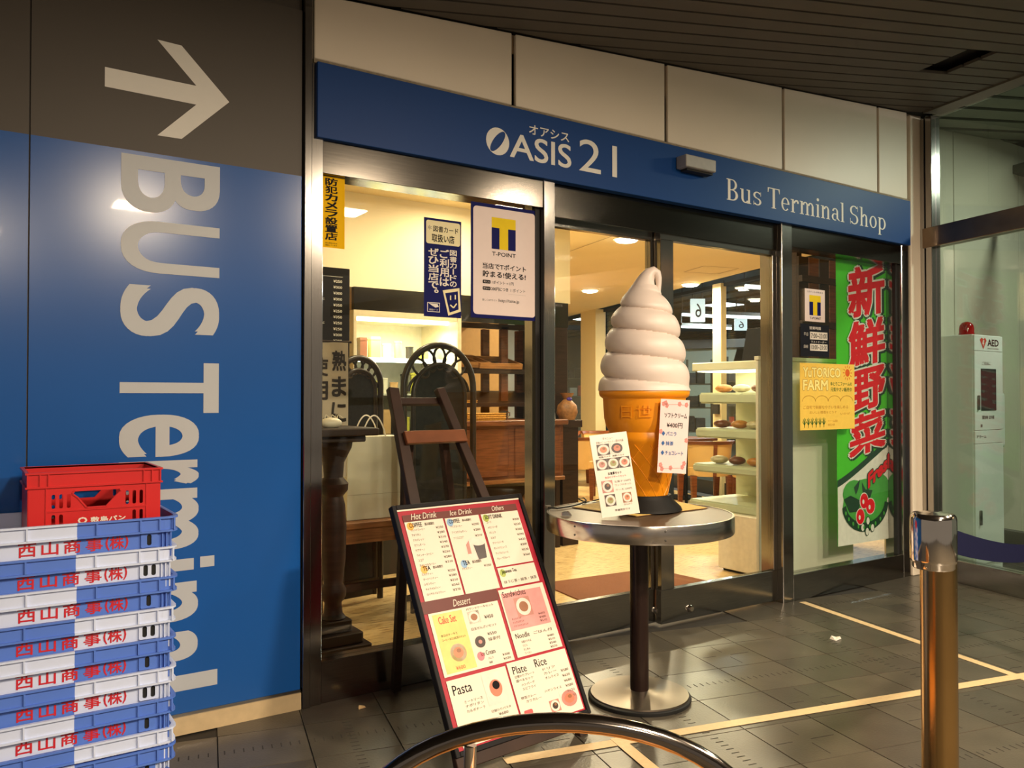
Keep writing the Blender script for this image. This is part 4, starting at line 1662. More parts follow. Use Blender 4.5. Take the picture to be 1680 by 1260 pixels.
def price_rows(x0, x1, ytop, names, step=.0185, h=.0085, p0=250):
    for k, nm in enumerate(names):
        y = ytop - k * step
        wd = min(.0075 * len(nm), (x1 - x0) * .62)
        pr.fit(nm, x0, y, x0 + wd, y + h, INK_M, 5)
        pr.fit('¥%d' % (p0 + (k * 30) % 150), x1 - .032, y, x1, y + h, INK_M, 5)


price_rows(.052, .192, .750, ['ブレンドコーヒー', 'アメリカン', 'エスプレッソ', 'カフェオーレ', 'カプチーノ', 'ウインナーコーヒー', 'ココア', 'スペシャルコーヒー'])
price_rows(.052, .192, .588, ['ミルクティー', 'ダージリンティー', 'レモンティー', 'キャラメルティー', 'ロイヤルミルクティー'], .0175)
price_rows(.222, .352, .745, ['アイスコーヒー', 'アイスカフェオーレ', 'アイスココア'], .022)
price_rows(.222, .352, .585, ['アイスティー'])
price_rows(.388, .548, .745, ['コーラ', 'メロンソーダ', 'オレンジ', 'ミルク', 'クリームソーダ', 'オレンジジュース', 'アップルジュース', 'グレープフルーツ'], .0205, .009, 300)
pr.fit('ほうじ茶・緑茶・抹茶', .388, .510, .545, .522, INK_M, 5)
pr.disc(.308, .655, .046, .046, FOOD[1], 3)
pr.poly([(.300, .672), (.352, .672), (.344, .618), (.306, .614)], mat('photo_coffee', srgb(44, 24, 20), .3), 4)
pr.disc(.326, .674, .026, .008, FOOD[1], 5)
pr.poly([(.268, .675), (.284, .690), (.282, .640), (.266, .640)], FOOD[5], 4)
ORED = mat('menu_orange_red_ink', srgb(210, 76, 40), .4)
pr.fit('Cake Set', .068, .415, .140, .440, ORED, 5, .012)
pr.fit('本日のケーキと', .062, .372, .130, .381, INK_M, 5)
pr.fit('コーヒーまたは紅茶のセット', .062, .357, .160, .366, INK_M, 5)
photo(pr, .078, .280, .150, .345, FOOD[5], FOOD[1], FOOD[2])
pr.fit('¥600', .088, .258, .126, .271, ORED, 5)
photo(pr, .190, .395, .240, .438, FOOD[0], FOOD[1], FOOD[3])
pr.fit('パウンドケーキセット', .190, .442, .310, .451, INK_M, 5)
pr.fit('¥450', .258, .402, .296, .415, INK, 5)
pr.fit('白玉ぜんざいセット', .190, .372, .300, .382, INK_M, 5)
pr.disc(.212, .330, .022, .020, FOOD[0], 4)
pr.disc(.212, .330, .008, .007, FOOD[5], 5)
pr.fit('¥550', .250, .345, .290, .355, INK, 5)
pr.fit('抹茶付', .248, .325, .300, .337, INK_M, 5)
pr.disc(.198, .283, .015, .015, mat('menu_dot_pink', srgb(232, 120, 130), .35), 4)
pr.fit('Ice Cream', .200, .282, .262, .298, INK, 5)
price_rows(.225, .320, .266, ['バニラ', '抹茶'], .014, .008, 300)
pr.fit('Sandwiches', .362, .460, .470, .482, INK, 5)
photo(pr, .405, .382, .478, .452, FOOD[5], FOOD[1], FOOD[3], 4)
price_rows(.372, .530, .376, ['ホットドッグ', 'ミックスサンド', 'クラブハウスサンド'], .013, .008, 450)
pr.fit('Noodle', .366, .310, .430, .328, INK, 5)
pr.fit('ごはん付', .450, .312, .540, .323, INK_M, 5)
price_rows(.385, .540, .292, ['日替わりそば', 'うどん', 'きしめん', 'ラーメン'], .0135, .008, 480)
pr.fit('Pasta', .052, .182, .128, .214, INK, 5)
photo(pr, .176, .120, .268, .222, FOOD[1], FOOD[1], FOOD[6], 4)
pr.disc(.225, .180, .015, .014, INK, 8)
for yy, tx in ((.150, 'ミートソース'), (.136, 'ナポリタン'), (.120, 'カルボナーラ')):
    pr.fit(tx, .085, yy, .160, yy + .009, INK_M, 5)
pr.fit('日替わりパスタ', .180, .098, .262, .107, INK_M, 5)
pr.fit('¥680', .205, .084, .245, .093, INK_M, 5)
pr.fit('Plate', .310, .196, .372, .222, INK, 5)
pr.fit('Rice', .413, .200, .468, .228, INK, 5)
for k, (tx, x0, x1, yy) in enumerate((('日替わりプレート', .312, .400, .182), ('選べるセット', .312, .390, .168), ('ハンバーグ', .330, .390, .152), ('エビフライ', .330, .390, .138),
                                     ('ドリア', .440, .500, .182), ('カレー', .440, .500, .168), ('オムライス', .440, .505, .152), ('野菜カレー', .312, .380, .110), ('カツカレー', .330, .400, .096), ('ハヤシライス', .420, .500, .110))):
    pr.fit(tx, x0, yy, x1, yy + .009, INK_M, 5)
for k in range(6):
    pr.fit('¥%d' % (580 + 50 * (k % 3)), .520, .162 - k * .018, .556, .171 - k * .018, INK_M, 5)
pr.rrect(.308, .058, .346, .074, .006, mat('menu_tag_red', srgb(216, 84, 84), .35), 4)
photo(pr, .480, .040, .560, .100, FOOD[1], FOOD[5], FOOD[6], 4)
photo(pr, .425, .040, .470, .080, FOOD[5], FOOD[1], FOOD[0], 4)
pr.build('lettering', board)

# easel in the board's frame: local x along the board, y up the slope, z towards the viewer
es = thing('easel', 'dark wooden A-frame easel holding the menu board', 'easel', BO)
es.rotation_euler = FRB.to_euler()
zl = -.040
foot = -.07 / math.cos(ALP) + .015


def leg(p, q, w, t, nm='front_leg', m=DARKWOOD):
    return MB().bar(p, q, w, t, 0, (0, 0, 1)).build(nm, m, es, False, .002)


leg((.035, foot, zl), (.165, 1.345, zl), .045, .028)
leg((.560, foot, zl), (.385, 1.345, zl), .040, .028)
leg((.143, 1.12, zl + .026), (.425, 1.12, zl + .026), .052, .018, 'cross_bar', BROWNWOOD)
leg((.03, .018, zl + .026), (.565, .018, zl + .026), .03, .018, 'cross_bar')
leg((.0, -.012, -.012), (.596, -.012, -.012), .05, .022, 'ledge')
# rear legs: hinge at the cross bar, feet on the floor behind
inv = FRB.inverted()
wp = lambda v: tuple(inv @ (Vector(v) - BO))
leg((.20, 1.15, zl - .03), wp((1.475, 3.055, .012)), .036, .026, 'rear_leg')
leg((.36, 1.15, zl - .03), wp((1.83, 3.055, .012)), .036, .026, 'rear_leg')
leg((.16, 1.30, zl - .025), (.40, 1.30, zl - .025), .03, .02, 'hinge_bar')

# ================================================================== STANCHIONS WITH BELT
def make_stanchion():
    t = link('stanchion', None)
    BRASS = mat('worn_brass_pole', srgb(196, 160, 104), .2, 1.0, .10, 6)
    MB().lathe([(0, 0), (.17, 0), (.172, .006), (.165, .014), (.05, .024), (.034, .03), (0, .03)], 40).build('base', CHROME, t, True)
    MB().lathe([(.0315, .028), (.0315, .905)], 28).build('pole', CHROME if False else BRASS, t, True)
    MB().lathe([(0, .895), (.034, .895), (.036, .898), (.036, .905), (.0385, .908), (.0395, .912), (.0395, .985), (.038, .992), (.034, .996), (0, .998)], 36).build('head', CHROME, t, True)
    return t


ST = Vector((1.486, .826, 0))
st = make_stanchion()
st.location = ST
tag(st, 'chrome belt stanchion post with brassy reflections in the right foreground', 'stanchion')
bdir = (Vector((2.47, 1.11, 0)) - ST).normalized()
ST2 = ST + bdir * 2.6
st2 = copy_tree(st)
st2.location = ST2
tag(st2, 'chrome belt stanchion post just past the right edge, holding the far belt end', 'stanchion')
B('belt_clip', -.005, .022, -.016, .016, .915, .975, CHROME, st, .003).rotation_euler = (0, 0, math.atan2(bdir.y, bdir.x))
st.children[-1].location = bdir * .036
BELT = mat('navy_belt_fabric', srgb(14, 16, 40), .8, 0, .1, 120, spec=.05)
mb = MB()
sd = Vector((-bdir.y, bdir.x, 0)) * .0012
n = 24
pts = []
for i in range(n + 1):
    t = i / n
    p = ST + bdir * (.055 + t * (2.6 - .10))
    z = .945 - .55 * t * (1 - .5 * t)
    pts.append((p, z))
for (p, z), (q, y) in zip(pts, pts[1:]):
    lo = [p + sd + Vector((0, 0, z - .024)), q + sd + Vector((0, 0, y - .024)), q - sd + Vector((0, 0, y - .024)), p - sd + Vector((0, 0, z - .024))]
    mb.hexa(lo, [v + Vector((0, 0, .048)) for v in lo])
tag(mb.build('barrier_belt', BELT), 'dark navy barrier belt stretching right from the stanchion', 'belt')

# ================================================================== CHROME CHAIR IN THE FOREGROUND
cc = at_d(915, 1190, 1.07)
ch = thing('cafe_chair', 'cafe chair with a round chrome hoop back at the bottom edge', 'chair', (cc.x, cc.y, 0), (0, 0, YAW - math.pi / 2))
# local x = picture right, y = away from the camera
CT = mat('dark_chrome_tube', (.30, .26, .23), .12, 1, .05, 20)
zt = cc.z + .004
hoop = []
for i in range(33):
    t = math.pi * i / 32
    hoop.append((-.285 * math.cos(t), .0, .50 + (zt - .50) * math.sin(t) ** .60))
path = [(-.255, .06, .02), (-.275, .02, .30)] + hoop[1:-1] + [(.275, .02, .30), (.255, .06, .02)]
MB().tube(path, .0125, 14).build('hoop', CT, ch, True)
for s_ in (-1, 1):
    MB().tube([(s_ * .20, .46, .01), (s_ * .21, .44, .25), (s_ * .215, .40, .44)], .011, 10).build('front_leg', CT, ch, True)
    MB().tube([(s_ * .235, .01, .43), (s_ * .215, .42, .43)], .010, 10).build('seat_rail', CT, ch, True)
SEATM = mat('tan_vinyl_seat', srgb(206, 140, 70), .45, 0, .04)
MB().prism(rounded(-.21, .02, .21, .44, .08, 6), .44, .485).build('seat', SEATM, ch, False, .012)
for xs_ in (-.120,):
    MB().tube([(xs_, -.0, .47), (xs_ * .98, -.0, .60), (xs_ * .95, -.0, zt - .030)], .0085, 10).build('back_post', CHROME, ch, True)
mb = MB()
vs, fs = [], []
ou = [(x, z) for x, z in rounded(-.15, .52, .15, .725, .06, 6)]
mb.hexa([(x, -.034 + .25 * x * x, z) for x, z in ou], [(x, -.010 + .25 * x * x, z) for x, z in ou])
mb.build('back_pad', SEATM, ch, False, .004)

# ---- litter on the floor
def litter(px, py, s, label, m=PAPER):
    p = at_z(px, py, 0)
    mb = MB()
    mb.hexa([(-.03 * s, -.02 * s, 0), (.03 * s, -.012 * s, 0), (.026 * s, .018 * s, 0), (-.02 * s, .02 * s, 0)],
            [(-.028 * s, -.018 * s, .004), (.02 * s, -.01 * s, .013 * s), (.022 * s, .015 * s, .004), (-.012 * s, .016 * s, .016 * s)])
    o = mb.build('paper_scrap', m)
    o.location = (p.x, p.y, .0016)
    return tag(o, label, 'litter')


litter(1371, 1049, 1.0, 'crumpled white paper scrap lying on the floor near the tape line')
litter(593, 1162, .55, 'small tan crumb of paper lying on the floor by the left window sill', mat('tan_paper', srgb(214, 180, 130), .7))

# ================================================================== AED CABINET AND WALL BOX BEHIND THE GLASS WALL
AEDW = mat('white_enamel_cabinet', srgb(226, 228, 220), .4, 0, .02)
ae = thing('defibrillator_cabinet', 'tall white defibrillator cabinet behind the glass with a dark window', 'cabinet', (5.749, 2.90, 0))
AW, AD, AH = .393, .37, 1.64
B('body', 0, AW, 0.012, AD, 0, AH, AEDW, ae, .004)
B('upper_door', .004, AW - .004, 0, .012, .98, AH - .115, AEDW, ae, .002)
B('header', .004, AW - .004, 0, .012, AH - .112, AH - .004, AEDW, ae, .002)
B('lower_door', .004, AW - .004, 0, .012, .06, .885, AEDW, ae, .002)
B('label_strip', .004, AW - .004, 0, .012, .888, .976, AEDW, ae, .002)
B('window', .085, .29, -.003, .004, 1.115, 1.405, mat('dark_cabinet_window', (.02, .018, .016), .12), ae)
B('handle', .05, .068, -.014, 0, .33, .43, STEEL_DK, ae.children[3], .002)
B('latch', .035, .055, -.012, 0, 1.12, 1.22, STEEL_DK, ae.children[1], .002)
pr = Print()
pr.poly([(.075, AH - .035), (.10, AH - .02), (.122, AH - .032), (.145, AH - .02), (.165, AH - .04), (.12, AH - .10)], mat('aed_red_print', srgb(206, 70, 54), .5), 2)
pr.poly([(.118, AH - .035), (.135, AH - .04), (.122, AH - .055), (.132, AH - .058), (.116, AH - .085), (.118, AH - .066), (.108, AH - .064)], PAPER, 3)
pr.fit('AED', .18, AH - .075, .33, AH - .03, INK, 2, .02)
pr.fit('自動体外式除細動器', .18, AH - .098, .33, AH - .088, INK_G, 2)
pr.fit('ご自由に', .10, 1.43, .22, 1.455, INK_G, 2)
pr.fit('緊急時 以外開', .10, 1.055, .26, 1.080, INK, 2, .01)
pr.fit('アラーム', .02, .925, .15, .945, INK, 2, .01)
pr.rect(.075, 1.0, .10, 1.02, INK_G, 2)
pr.build('lettering', ae, (0, -.0005, 0), FACE)
lm = MB().lathe([(0, 0), (.05, 0), (.05, .02), (.048, .022), (.048, .05), (.043, .075), (.03, .092), (.012, .10), (0, .1005)], 28)
RLAMP = mat('red_alarm_dome', srgb(150, 20, 16), .12, 0, .05)
lm.build('alarm_lamp', RLAMP, ae, True, loc=(.135, .12, AH))['label'] = 'red dome alarm lamp'
bx = thing('wall_box', 'white wall mounted service box at the right edge behind the glass', 'wall box', (6.32, 3.18, .82))
B('body', 0, .45, .01, .118, 0, .42, AEDW, bx, .004)
B('door', .012, .44, 0, .012, .012, .408, AEDW, bx, .002)
pr = Print()
pr.disc(.05, .34, .02, .02, INK_G, 1)
pr.disc(.05, .34, .013, .013, AEDW, 2)
pr.fit('消火栓', .035, .20, .06, .30, INK_G, 2)
pr.build('lettering', bx, (0, -.0005, 0), FACE)
# ================================================================== LEFT PART OF THE SHOP
# ---- pedestal table by the window
pt = thing('pedestal_table', 'dark carved wooden pedestal table just inside the left window', 'table', (1.40, 3.72, 0))
MB().prism(rounded(-.25, -.20, .22, .22, .02, 3), 1.03, 1.065).build('top', DARKWOOD, pt, False, .008)
MB().prism(rounded(-.20, -.16, .17, .17, .02, 3), 1.0, 1.03).build('apron', DARKWOOD, pt, False, .006)
prof = [(.055, .16), (.06, .17), (.045, .19), (.04, .24), (.06, .27), (.062, .30), (.045, .33), (.05, .37), (.058, .45), (.062, .60), (.055, .70), (.045, .74), (.068, .77), (.07, .80), (.045, .83), (.05, .90), (.085, .97), (.09, 1.0)]
MB().lathe(prof, 24, .06, -.02).build('turned_post', DARKWOOD, pt, True)
mb = MB()
mb.prism(rounded(-.14, -.16, .20, .16, .01, 2), .0, .06)
mb.prism(rounded(-.11, -.13, .17, .13, .01, 2), .06, .11)
mb.prism(rounded(-.06, -.09, .13, .09, .01, 2), .11, .165)
mb.build('stepped_base', DARKWOOD, pt, False, .004)
# small bags on it
BAGW = mat('white_plastic_bag', srgb(226, 214, 188), .4, 0, .05, 8)
for k, (px, py) in enumerate(((540, 690), (570, 690))):
    p = at_y(px, py, 3.75)
    mb = MB()
    mb.ball((0, 0, .022), .055, .04, .026, 14, 8)
    for i in range(3):
        mb.tube([(-.03 + .03 * i, 0, .04), (-.02 + .03 * i, .01, .06), (0 + .03 * i, 0, .045)], .003, 6)
    o = mb.build('plastic_bag', BAGW, None, True)
    o.location = (1.26 + k * .17, 3.66, 1.0655)
    tag(o, ('crumpled white bag on the pedestal table next to the left post', 'crumpled white bag on the right corner of the pedestal table')[k], 'bag')

# ---- bench with the paper bag
bn = thing('wooden_bench', 'low brown wooden bench behind the pedestal table', 'bench', (1.60, 4.12, 0))
B('seat', 0, .85, 0, .36, .50, .535, MIDWOOD, bn, .004)
B('apron', .03, .82, .02, .05, .42, .50, MIDWOOD, bn)
for x in (.03, .77):
    for y in (.03, .29):
        B('leg', x, x + .05, y, y + .05, 0, .50, DARKWOOD, bn)
B('stretcher', .05, .80, .04, .07, .16, .20, DARKWOOD, bn)
pb = thing('paper_bag', 'tall white paper shopping bag with rope handles on the bench', 'bag', (1.735, 4.20, .536))
PB = mat('white_kraft_paper', srgb(214, 208, 184), .6, 0, .04, 12, .1, 30)
mb = MB()
w_, d_, h_ = .325, .13, .455
mb.hexa([(0, 0, 0), (w_, 0, 0), (w_, d_, 0), (0, d_, 0)], [(.004, .005, h_), (w_ - .004, .005, h_), (w_ - .004, d_ - .005, h_), (.004, d_ - .005, h_)])
mb.build('body', PB, pb, False, .003)
B('fold_line', .002, w_ - .002, -.0012, .0, h_ * .30, h_ * .305, mat('paper_fold', srgb(180, 172, 150), .7), pb)
for y in (.012, d_ - .012):
    MB().tube([(w_ * .28 + w_ * .44 * (i / 14), y, h_ - .01 + .125 * math.sin(math.pi * i / 14) ** .7) for i in range(15)], .004, 7).build('handle', PAPER, pb, True)

# ---- rattan arched screens
def rattan_panel(name, label, w, h, loc, rz, dark):
    t = thing(name, label, 'folding screen', loc, (0, 0, rz), 'arched rattan screens')
    r_ = w / 2
    zc_ = h - r_ * 1.05
    arch = lambda rr, n=22: [(w / 2 - rr * math.cos(math.pi * i / n), 0, zc_ + rr * 1.05 * math.sin(math.pi * i / n)) for i in range(n + 1)]
    out = [(w / 2 - r_, 0, 0)] + arch(r_) + [(w / 2 + r_, 0, 0)]
    MB().tube(out, .019, 10).build('outer_arch', RATTAN, t, True)
    ri = r_ * .74
    inn = [(w / 2 - ri, 0, .03)] + [(x, y, z - r_ * .20) for x, y, z in arch(ri)] + [(w / 2 + ri, 0, .03)]
    MB().tube(inn, .014, 10).build('inner_arch', RATTAN, t, True)
    lp = MB()
    for k in range(-2, 3):
        an = math.pi / 2 - k * .42
        cx, cz = w / 2 + r_ * .72 * math.cos(an), zc_ + r_ * .72 * math.sin(an)
        ux, uz = math.cos(an), math.sin(an)
        tx, tz = -uz, ux
        pts = []
        for i in range(17):
            q = 2 * math.pi * i / 16
            a_, b_ = math.cos(q) * r_ * .28, math.sin(q) * r_ * .17
            pts.append((cx + ux * a_ + tx * b_, 0, cz + uz * a_ + tz * b_))
        lp.tube(pts[:-1], .007, 6, closed=True)
    arc2 = [(w / 2 - r_ * .86 * math.cos(math.pi * i / 16), .004, zc_ - .02 + r_ * .55 * math.sin(math.pi * i / 16)) for i in range(17)]
    lp.tube(arc2, .008, 6)
    lp.build('loops', RATTAN, t, True)
    pts = [(x, z) for x, y, z in inn]
    pm = MB().hexa([(x, -.003, z) for x, z in pts], [(x, .003, z) for x, z in pts])
    pm.build('infill', dark, t)
    B('bottom_rail', .0, w, -.012, .012, .10, .13, RATTAN, t)
    return t


SMOKE = mat('dark_smoked_panel', (.028, .024, .018), .12, 0, .3, 30)
rattan_panel('rattan_screen', 'wide arched dark rattan screen with glossy infill behind the easel', .46, 1.50, (1.99, 4.03, 0), R(4), SMOKE)
rattan_panel('rattan_screen', 'narrow arched dark rattan screen behind the paper bag', .30, 1.44, (1.80, 4.52, 0), R(8), mat('dark_mesh_infill', (.02, .02, .018), .3, 0, .3, 60))

# ---- drink price board and cloth banner
mb_ = thing('drink_price_board', 'black price board with white prices hanging left of the display fridge', 'menu board', (1.60, 4.70, 1.30), (math.pi / 2, 0, 0))
B('board', 0, .355, 0, .69, -.02, 0, BLK, mb_, .002)
pr = Print()
PW_ = mat('white_price_print', srgb(240, 236, 224), .5)
for k in range(13):
    y = .60 - k * .036
    pr.fit('¥%d' % ((250, 300, 300, 300, 350, 250, 350, 250, 250, 300, 300, 300, 300)[k]), .250, y, .305, y + .016, PW_, 2)
    pr.fit('ブレンドコーヒー'[: 4 + k % 4], .04, y, .04 + .022 * (4 + k % 4), y + .016, PW_, 2)
pr.rect(.02, .635, .31, .6365, PW_, 1)
pr.build('lettering', mb_)
cbn = thing('cloth_banner', 'white hanging cloth banner with large dark brush lettering by the left post', 'banner', (1.44, 4.22, .775), (math.pi / 2, 0, 0))
CLOTH = mat('white_cloth', srgb(196, 184, 164), .8, 0, .04, 8)
mb = MB()
nx, ny, cw2, chh = 10, 20, .305, .73
wv_ = lambda x, y: .008 * math.sin(x * 22 + y * 3)
vs = [(cw2 * i / nx, chh * j / ny, wv_(cw2 * i / nx, chh * j / ny)) for j in range(ny + 1) for i in range(nx + 1)]
fs = [(j * (nx + 1) + i, j * (nx + 1) + i + 1, (j + 1) * (nx + 1) + i + 1, (j + 1) * (nx + 1) + i) for j in range(ny) for i in range(nx)]
mb.add(vs, fs)
mb.add([(x, y, z - .0015) for x, y, z in vs], [f[::-1] for f in fs])
mb.build('cloth', CLOTH, cbn, True)
pr = Print()
DKI = mat('dark_brush_ink', srgb(44, 34, 28), .7)
pr.column('熟まに', .215, .290, .70, .28, DKI, 3, .03, .25)
pr.column('使用します', .10, .19, .66, .02, DKI, 3, .03, .25)
on_z = []
for x, y, z in pr.mb.v:
    on_z.append((x, y, z + .003 + wv_(x, y)))
pr.mb.v = on_z
pr.build('lettering', cbn)
MB().tube([(-.02, chh + .004, 0), (cw2 + .02, chh + .004, 0)], .006, 8).build('rod', DARKWOOD, cbn, True)

# ---- open display fridge
fg = thing('display_fridge', 'glass fronted lit display fridge under the bulkhead', 'fridge', (2.15, 5.10, 0))
FW, FD = .82, .60
FRM = mat('fridge_pale_frame', srgb(220, 206, 170), .4)
INN = mat('fridge_inner', srgb(232, 224, 200), .4)
B('base', 0, FW, .02, FD, 0, .95, mat('fridge_black_base', (.02, .02, .02), .3), fg, .004)
B('back', .02, FW - .02, FD - .03, FD, .95, 1.75, INN, fg)
B('side', 0, .02, 0, FD, .95, 1.75, FRM, fg)
B('side', FW - .02, FW, 0, FD, .95, 1.75, FRM, fg)
B('canopy', 0, FW, 0, FD, 1.75, 1.79, FRM, fg)
FLED = mat('fridge_light_strip', (1, 1, 1), .5, 0, 0, emit=(1, .9, .72), estr=6)
for z in (1.73, 1.45):
    B('light_strip', .04, FW - .04, .10, .13, z, z + .018, FLED, fg)
for z in (1.47, 1.22):
    B('shelf', .02, FW - .02, .14, FD - .03, z, z + .012, mat('glass_shelf', srgb(220, 220, 205), .2), fg)
B('front_glass', .02, FW - .02, .004, .010, .95, 1.75, GLASS, fg)
B('front_frame', FW - .03, FW, -.01, .012, .95, 1.79, FRM, fg)
lamp_area('fridge_light', (2.56, 5.28, 1.70), .6, 7, (1, .9, .74), size_y=.08)
cols = [srgb(90, 190, 70), srgb(120, 70, 46), srgb(220, 210, 120), srgb(236, 226, 200), srgb(226, 180, 120), srgb(60, 54, 44), srgb(230, 220, 80), srgb(180, 190, 200)]
k = 0
for zz, y0, n_ in ((1.483, .24, 8), (1.233, .22, 9), (.951, .20, 9)):
    for i in range(n_):
        hh = random.uniform(.08, .17)
        ww_ = random.uniform(.05, .075)
        x = .04 + i * (.74 / n_)
        kind = random.random()
        mb = MB()
        if kind < .5:
            mb.lathe([(0, 0), (ww_ / 2, 0), (ww_ / 2, hh * .8), (ww_ / 2 + .003, hh * .82), (ww_ / 2 + .003, hh * .9), (0, hh * .92)], 14)
            nm, cat_ = 'dessert_cup', 'cup'
        else:
            mb.box(-ww_ / 2, ww_ / 2, -.03, .03, 0, hh)
            mb.box(-ww_ / 2 - .002, ww_ / 2 + .002, -.032, .032, hh * .85, hh * .93)
            nm, cat_ = 'food_box', 'box'
        o = mb.build(nm, mat('goods_%d' % (k % 8), cols[k % 8], .4), None, kind < .5)
        o.location = (2.15 + x + .03, 5.10 + y0, zz)
        tag(o, '%s %s, %s from the left on the %s of the display fridge' % (('green', 'brown', 'pale yellow', 'cream', 'tan', 'black', 'bright yellow', 'grey')[k % 8], 'dessert cup' if kind < .5 else 'food box', ('first', 'second', 'third', 'fourth', 'fifth', 'sixth', 'seventh', 'eighth', 'ninth')[i], {1.483: 'upper shelf', 1.233: 'middle shelf', .951: 'floor'}[zz]), cat_, 'goods in the display fridge')
        k += 1

# ---- wooden counter with tray rack, baskets and notice card
ct = thing('serving_counter', 'brown wooden serving counter to the right of the rattan screens', 'counter', (3.0, 5.22, 0))
B('top', -.02, 1.02, -.03, .62, .99, 1.03, BROWNWOOD, ct, .006)
B('front_panel', 0, 1.0, .02, .06, .58, .99, BROWNWOOD, ct)
for x in (0, .5):
    B('moulding', x + .03, x + .47, .008, .02, .60, .97, BROWNWOOD, ct, .006)
B('shelf_rail', 0, 1.0, -.01, .05, .55, .58, MIDWOOD, ct, .004)
B('side_panel', 0, .04, .06, .60, 0, .99, BROWNWOOD, ct)
B('side_panel', .96, 1.0, .06, .60, 0, .99, DARKWOOD, ct)
B('recess_back', .04, .96, .30, .33, 0, .55, DARKWOOD, ct)
MB().bar((.55, .06, .30), (.80, .06, .55), .05, .04).build('brace', MIDWOOD, ct)
rk = thing('tray_rack', 'dark wooden rack with sloping shelves standing on the counter', 'rack', (3.02, 5.50, 1.031))
for x in (0.06, .56, .90):
    for y in (0, .28):
        B('upright', x, x + .065, y, y + .04, 0, .74, BROWNWOOD, rk, .002)
for z in (.10, .36):
    mb = MB()
    mb.hexa([(.02, -.06, z), (.98, -.06, z), (.98, .34, z + .10), (.02, .34, z + .10)], [(.02, -.06, z + .03), (.98, -.06, z + .03), (.98, .34, z + .13), (.02, .34, z + .13)])
    mb.build('shelf', DARKWOOD, rk)
B('top_rail', .02, .98, 0, .04, .72, .76, DARKWOOD, rk)
TRAY = wood('tray_wood', srgb(176, 124, 70), .5)
for k, (x, y, z, l) in enumerate(((3.06, 5.47, 1.431, 'topmost wooden tray leaning on the upper rack shelf'), (3.34, 5.44, 1.424, 'wooden tray stepped forward on the upper rack shelf'))):
    tr_ = thing('serving_tray', l, 'tray', (x, y, z), (R(14), 0, 0), 'wooden trays on the rack')
    B('tray_base', 0, .40, 0, .30, 0, .008, DARKWOOD, tr_)
    for j in range(2):
        B('rim', 0, .40, j * .285, j * .285 + .015, .008, .05, TRAY, tr_)
        B('rim', j * .385, j * .385 + .015, .015, .285, .008, .05, TRAY, tr_)
for k, (px, py, w_, l) in enumerate(((787, 633, .24, 'flat golden wicker basket on the lower rack shelf'), (792, 684, .34, 'flat golden wicker basket at the front of the counter'))):
    p = at_y(px, py, 5.30)
    z = 1.0312 if k else 1.20
    bk = thing('wicker_basket', l, 'basket', (3.09 + .02 * k, 5.46 if k == 0 else 5.24, 1.128 if k == 0 else 1.0312), group='wicker baskets of the counter')
    hh = .055
    B('bottom', 0, w_, 0, .17, 0, .006, WICKER, bk)
    for x0, x1, y0, y1 in ((0, w_, 0, .010), (0, w_, .16, .17), (0, .010, .01, .16), (w_ - .010, w_, .01, .16)):
        B('wall', x0, x1, y0, y1, .006, hh, WICKER, bk, .002)
    for z in (.018, .034, .052):
        MB().tube([(0, -.003, z), (w_, -.003, z)], .0045, 6).build('weave_strand', WICKER, bk, True)
cp = thing('coffee_cup', 'dark cup with a handle beside the wicker baskets', 'cup', (3.16, 5.34, 1.090))
cp.location = (3.50, 5.35, 1.031)
MB().lathe([(0, 0), (.025, 0), (.036, .05), (.038, .07), (.034, .07), (.03, .01), (0, .01)], 20).build('bowl', mat('dark_ceramic', (.03, .03, .03), .2), cp, True)
MB().tube([(.035, 0, .06), (.06, 0, .055), (.06, 0, .03), (.033, 0, .022)], .005, 8).build('handle', CHROME, cp, True)
nc = thing('counter_notice', 'white notice card standing on the wooden counter', 'notice', (3.72, 5.235, 1.0312))
nc.rotation_euler = (math.pi / 2 - .08, 0, 0)
B('card', 0, .20, 0, .245, -.003, 0, PAPER, nc)
pr = Print()
for k, tx in enumerate(('お持ち帰りの', 'パンもございます', 'ご注文ください')):
    pr.fit(tx, .02, .195 - k * .04, .18, .220 - k * .04, INK_G, 2)
pr.fit('スタッフ', .10, .05, .16, .065, INK_G, 2)
pr.build('lettering', nc)
# dark cupboard tower at the end of the counter and a gift basket
tw = thing('cupboard_tower', 'tall dark brown cupboard at the right end of the counter', 'cupboard', (4.05, 5.45, 0))
B('body', 0, .16, 0, .5, 0, 1.94, DARKWOOD, tw, .004)
B('ledge', -.01, .19, -.16, .02, .96, 1.02, DARKWOOD, tw, .003)
B('lower_body', .0, .16, -.14, 0, 0, .96, DARKWOOD, tw)
gb = thing('gift_basket', 'brown wrapped gift basket on the cupboard ledge by the door mullion', 'basket', (4.13, 5.355, 1.021))
MB().lathe([(0, 0), (.065, 0), (.09, .06), (.08, .12), (.028, .17), (.06, .22), (.05, .215), (0, .17)], 14).build('wrap', mat('brown_wrap', srgb(150, 104, 60), .5, 0, .3, 40), gb, True)
MB().ball((0, -.03, .17), .026, .018, .018).build('ribbon', mat('purple_ribbon', srgb(70, 50, 160), .4), gb, True)

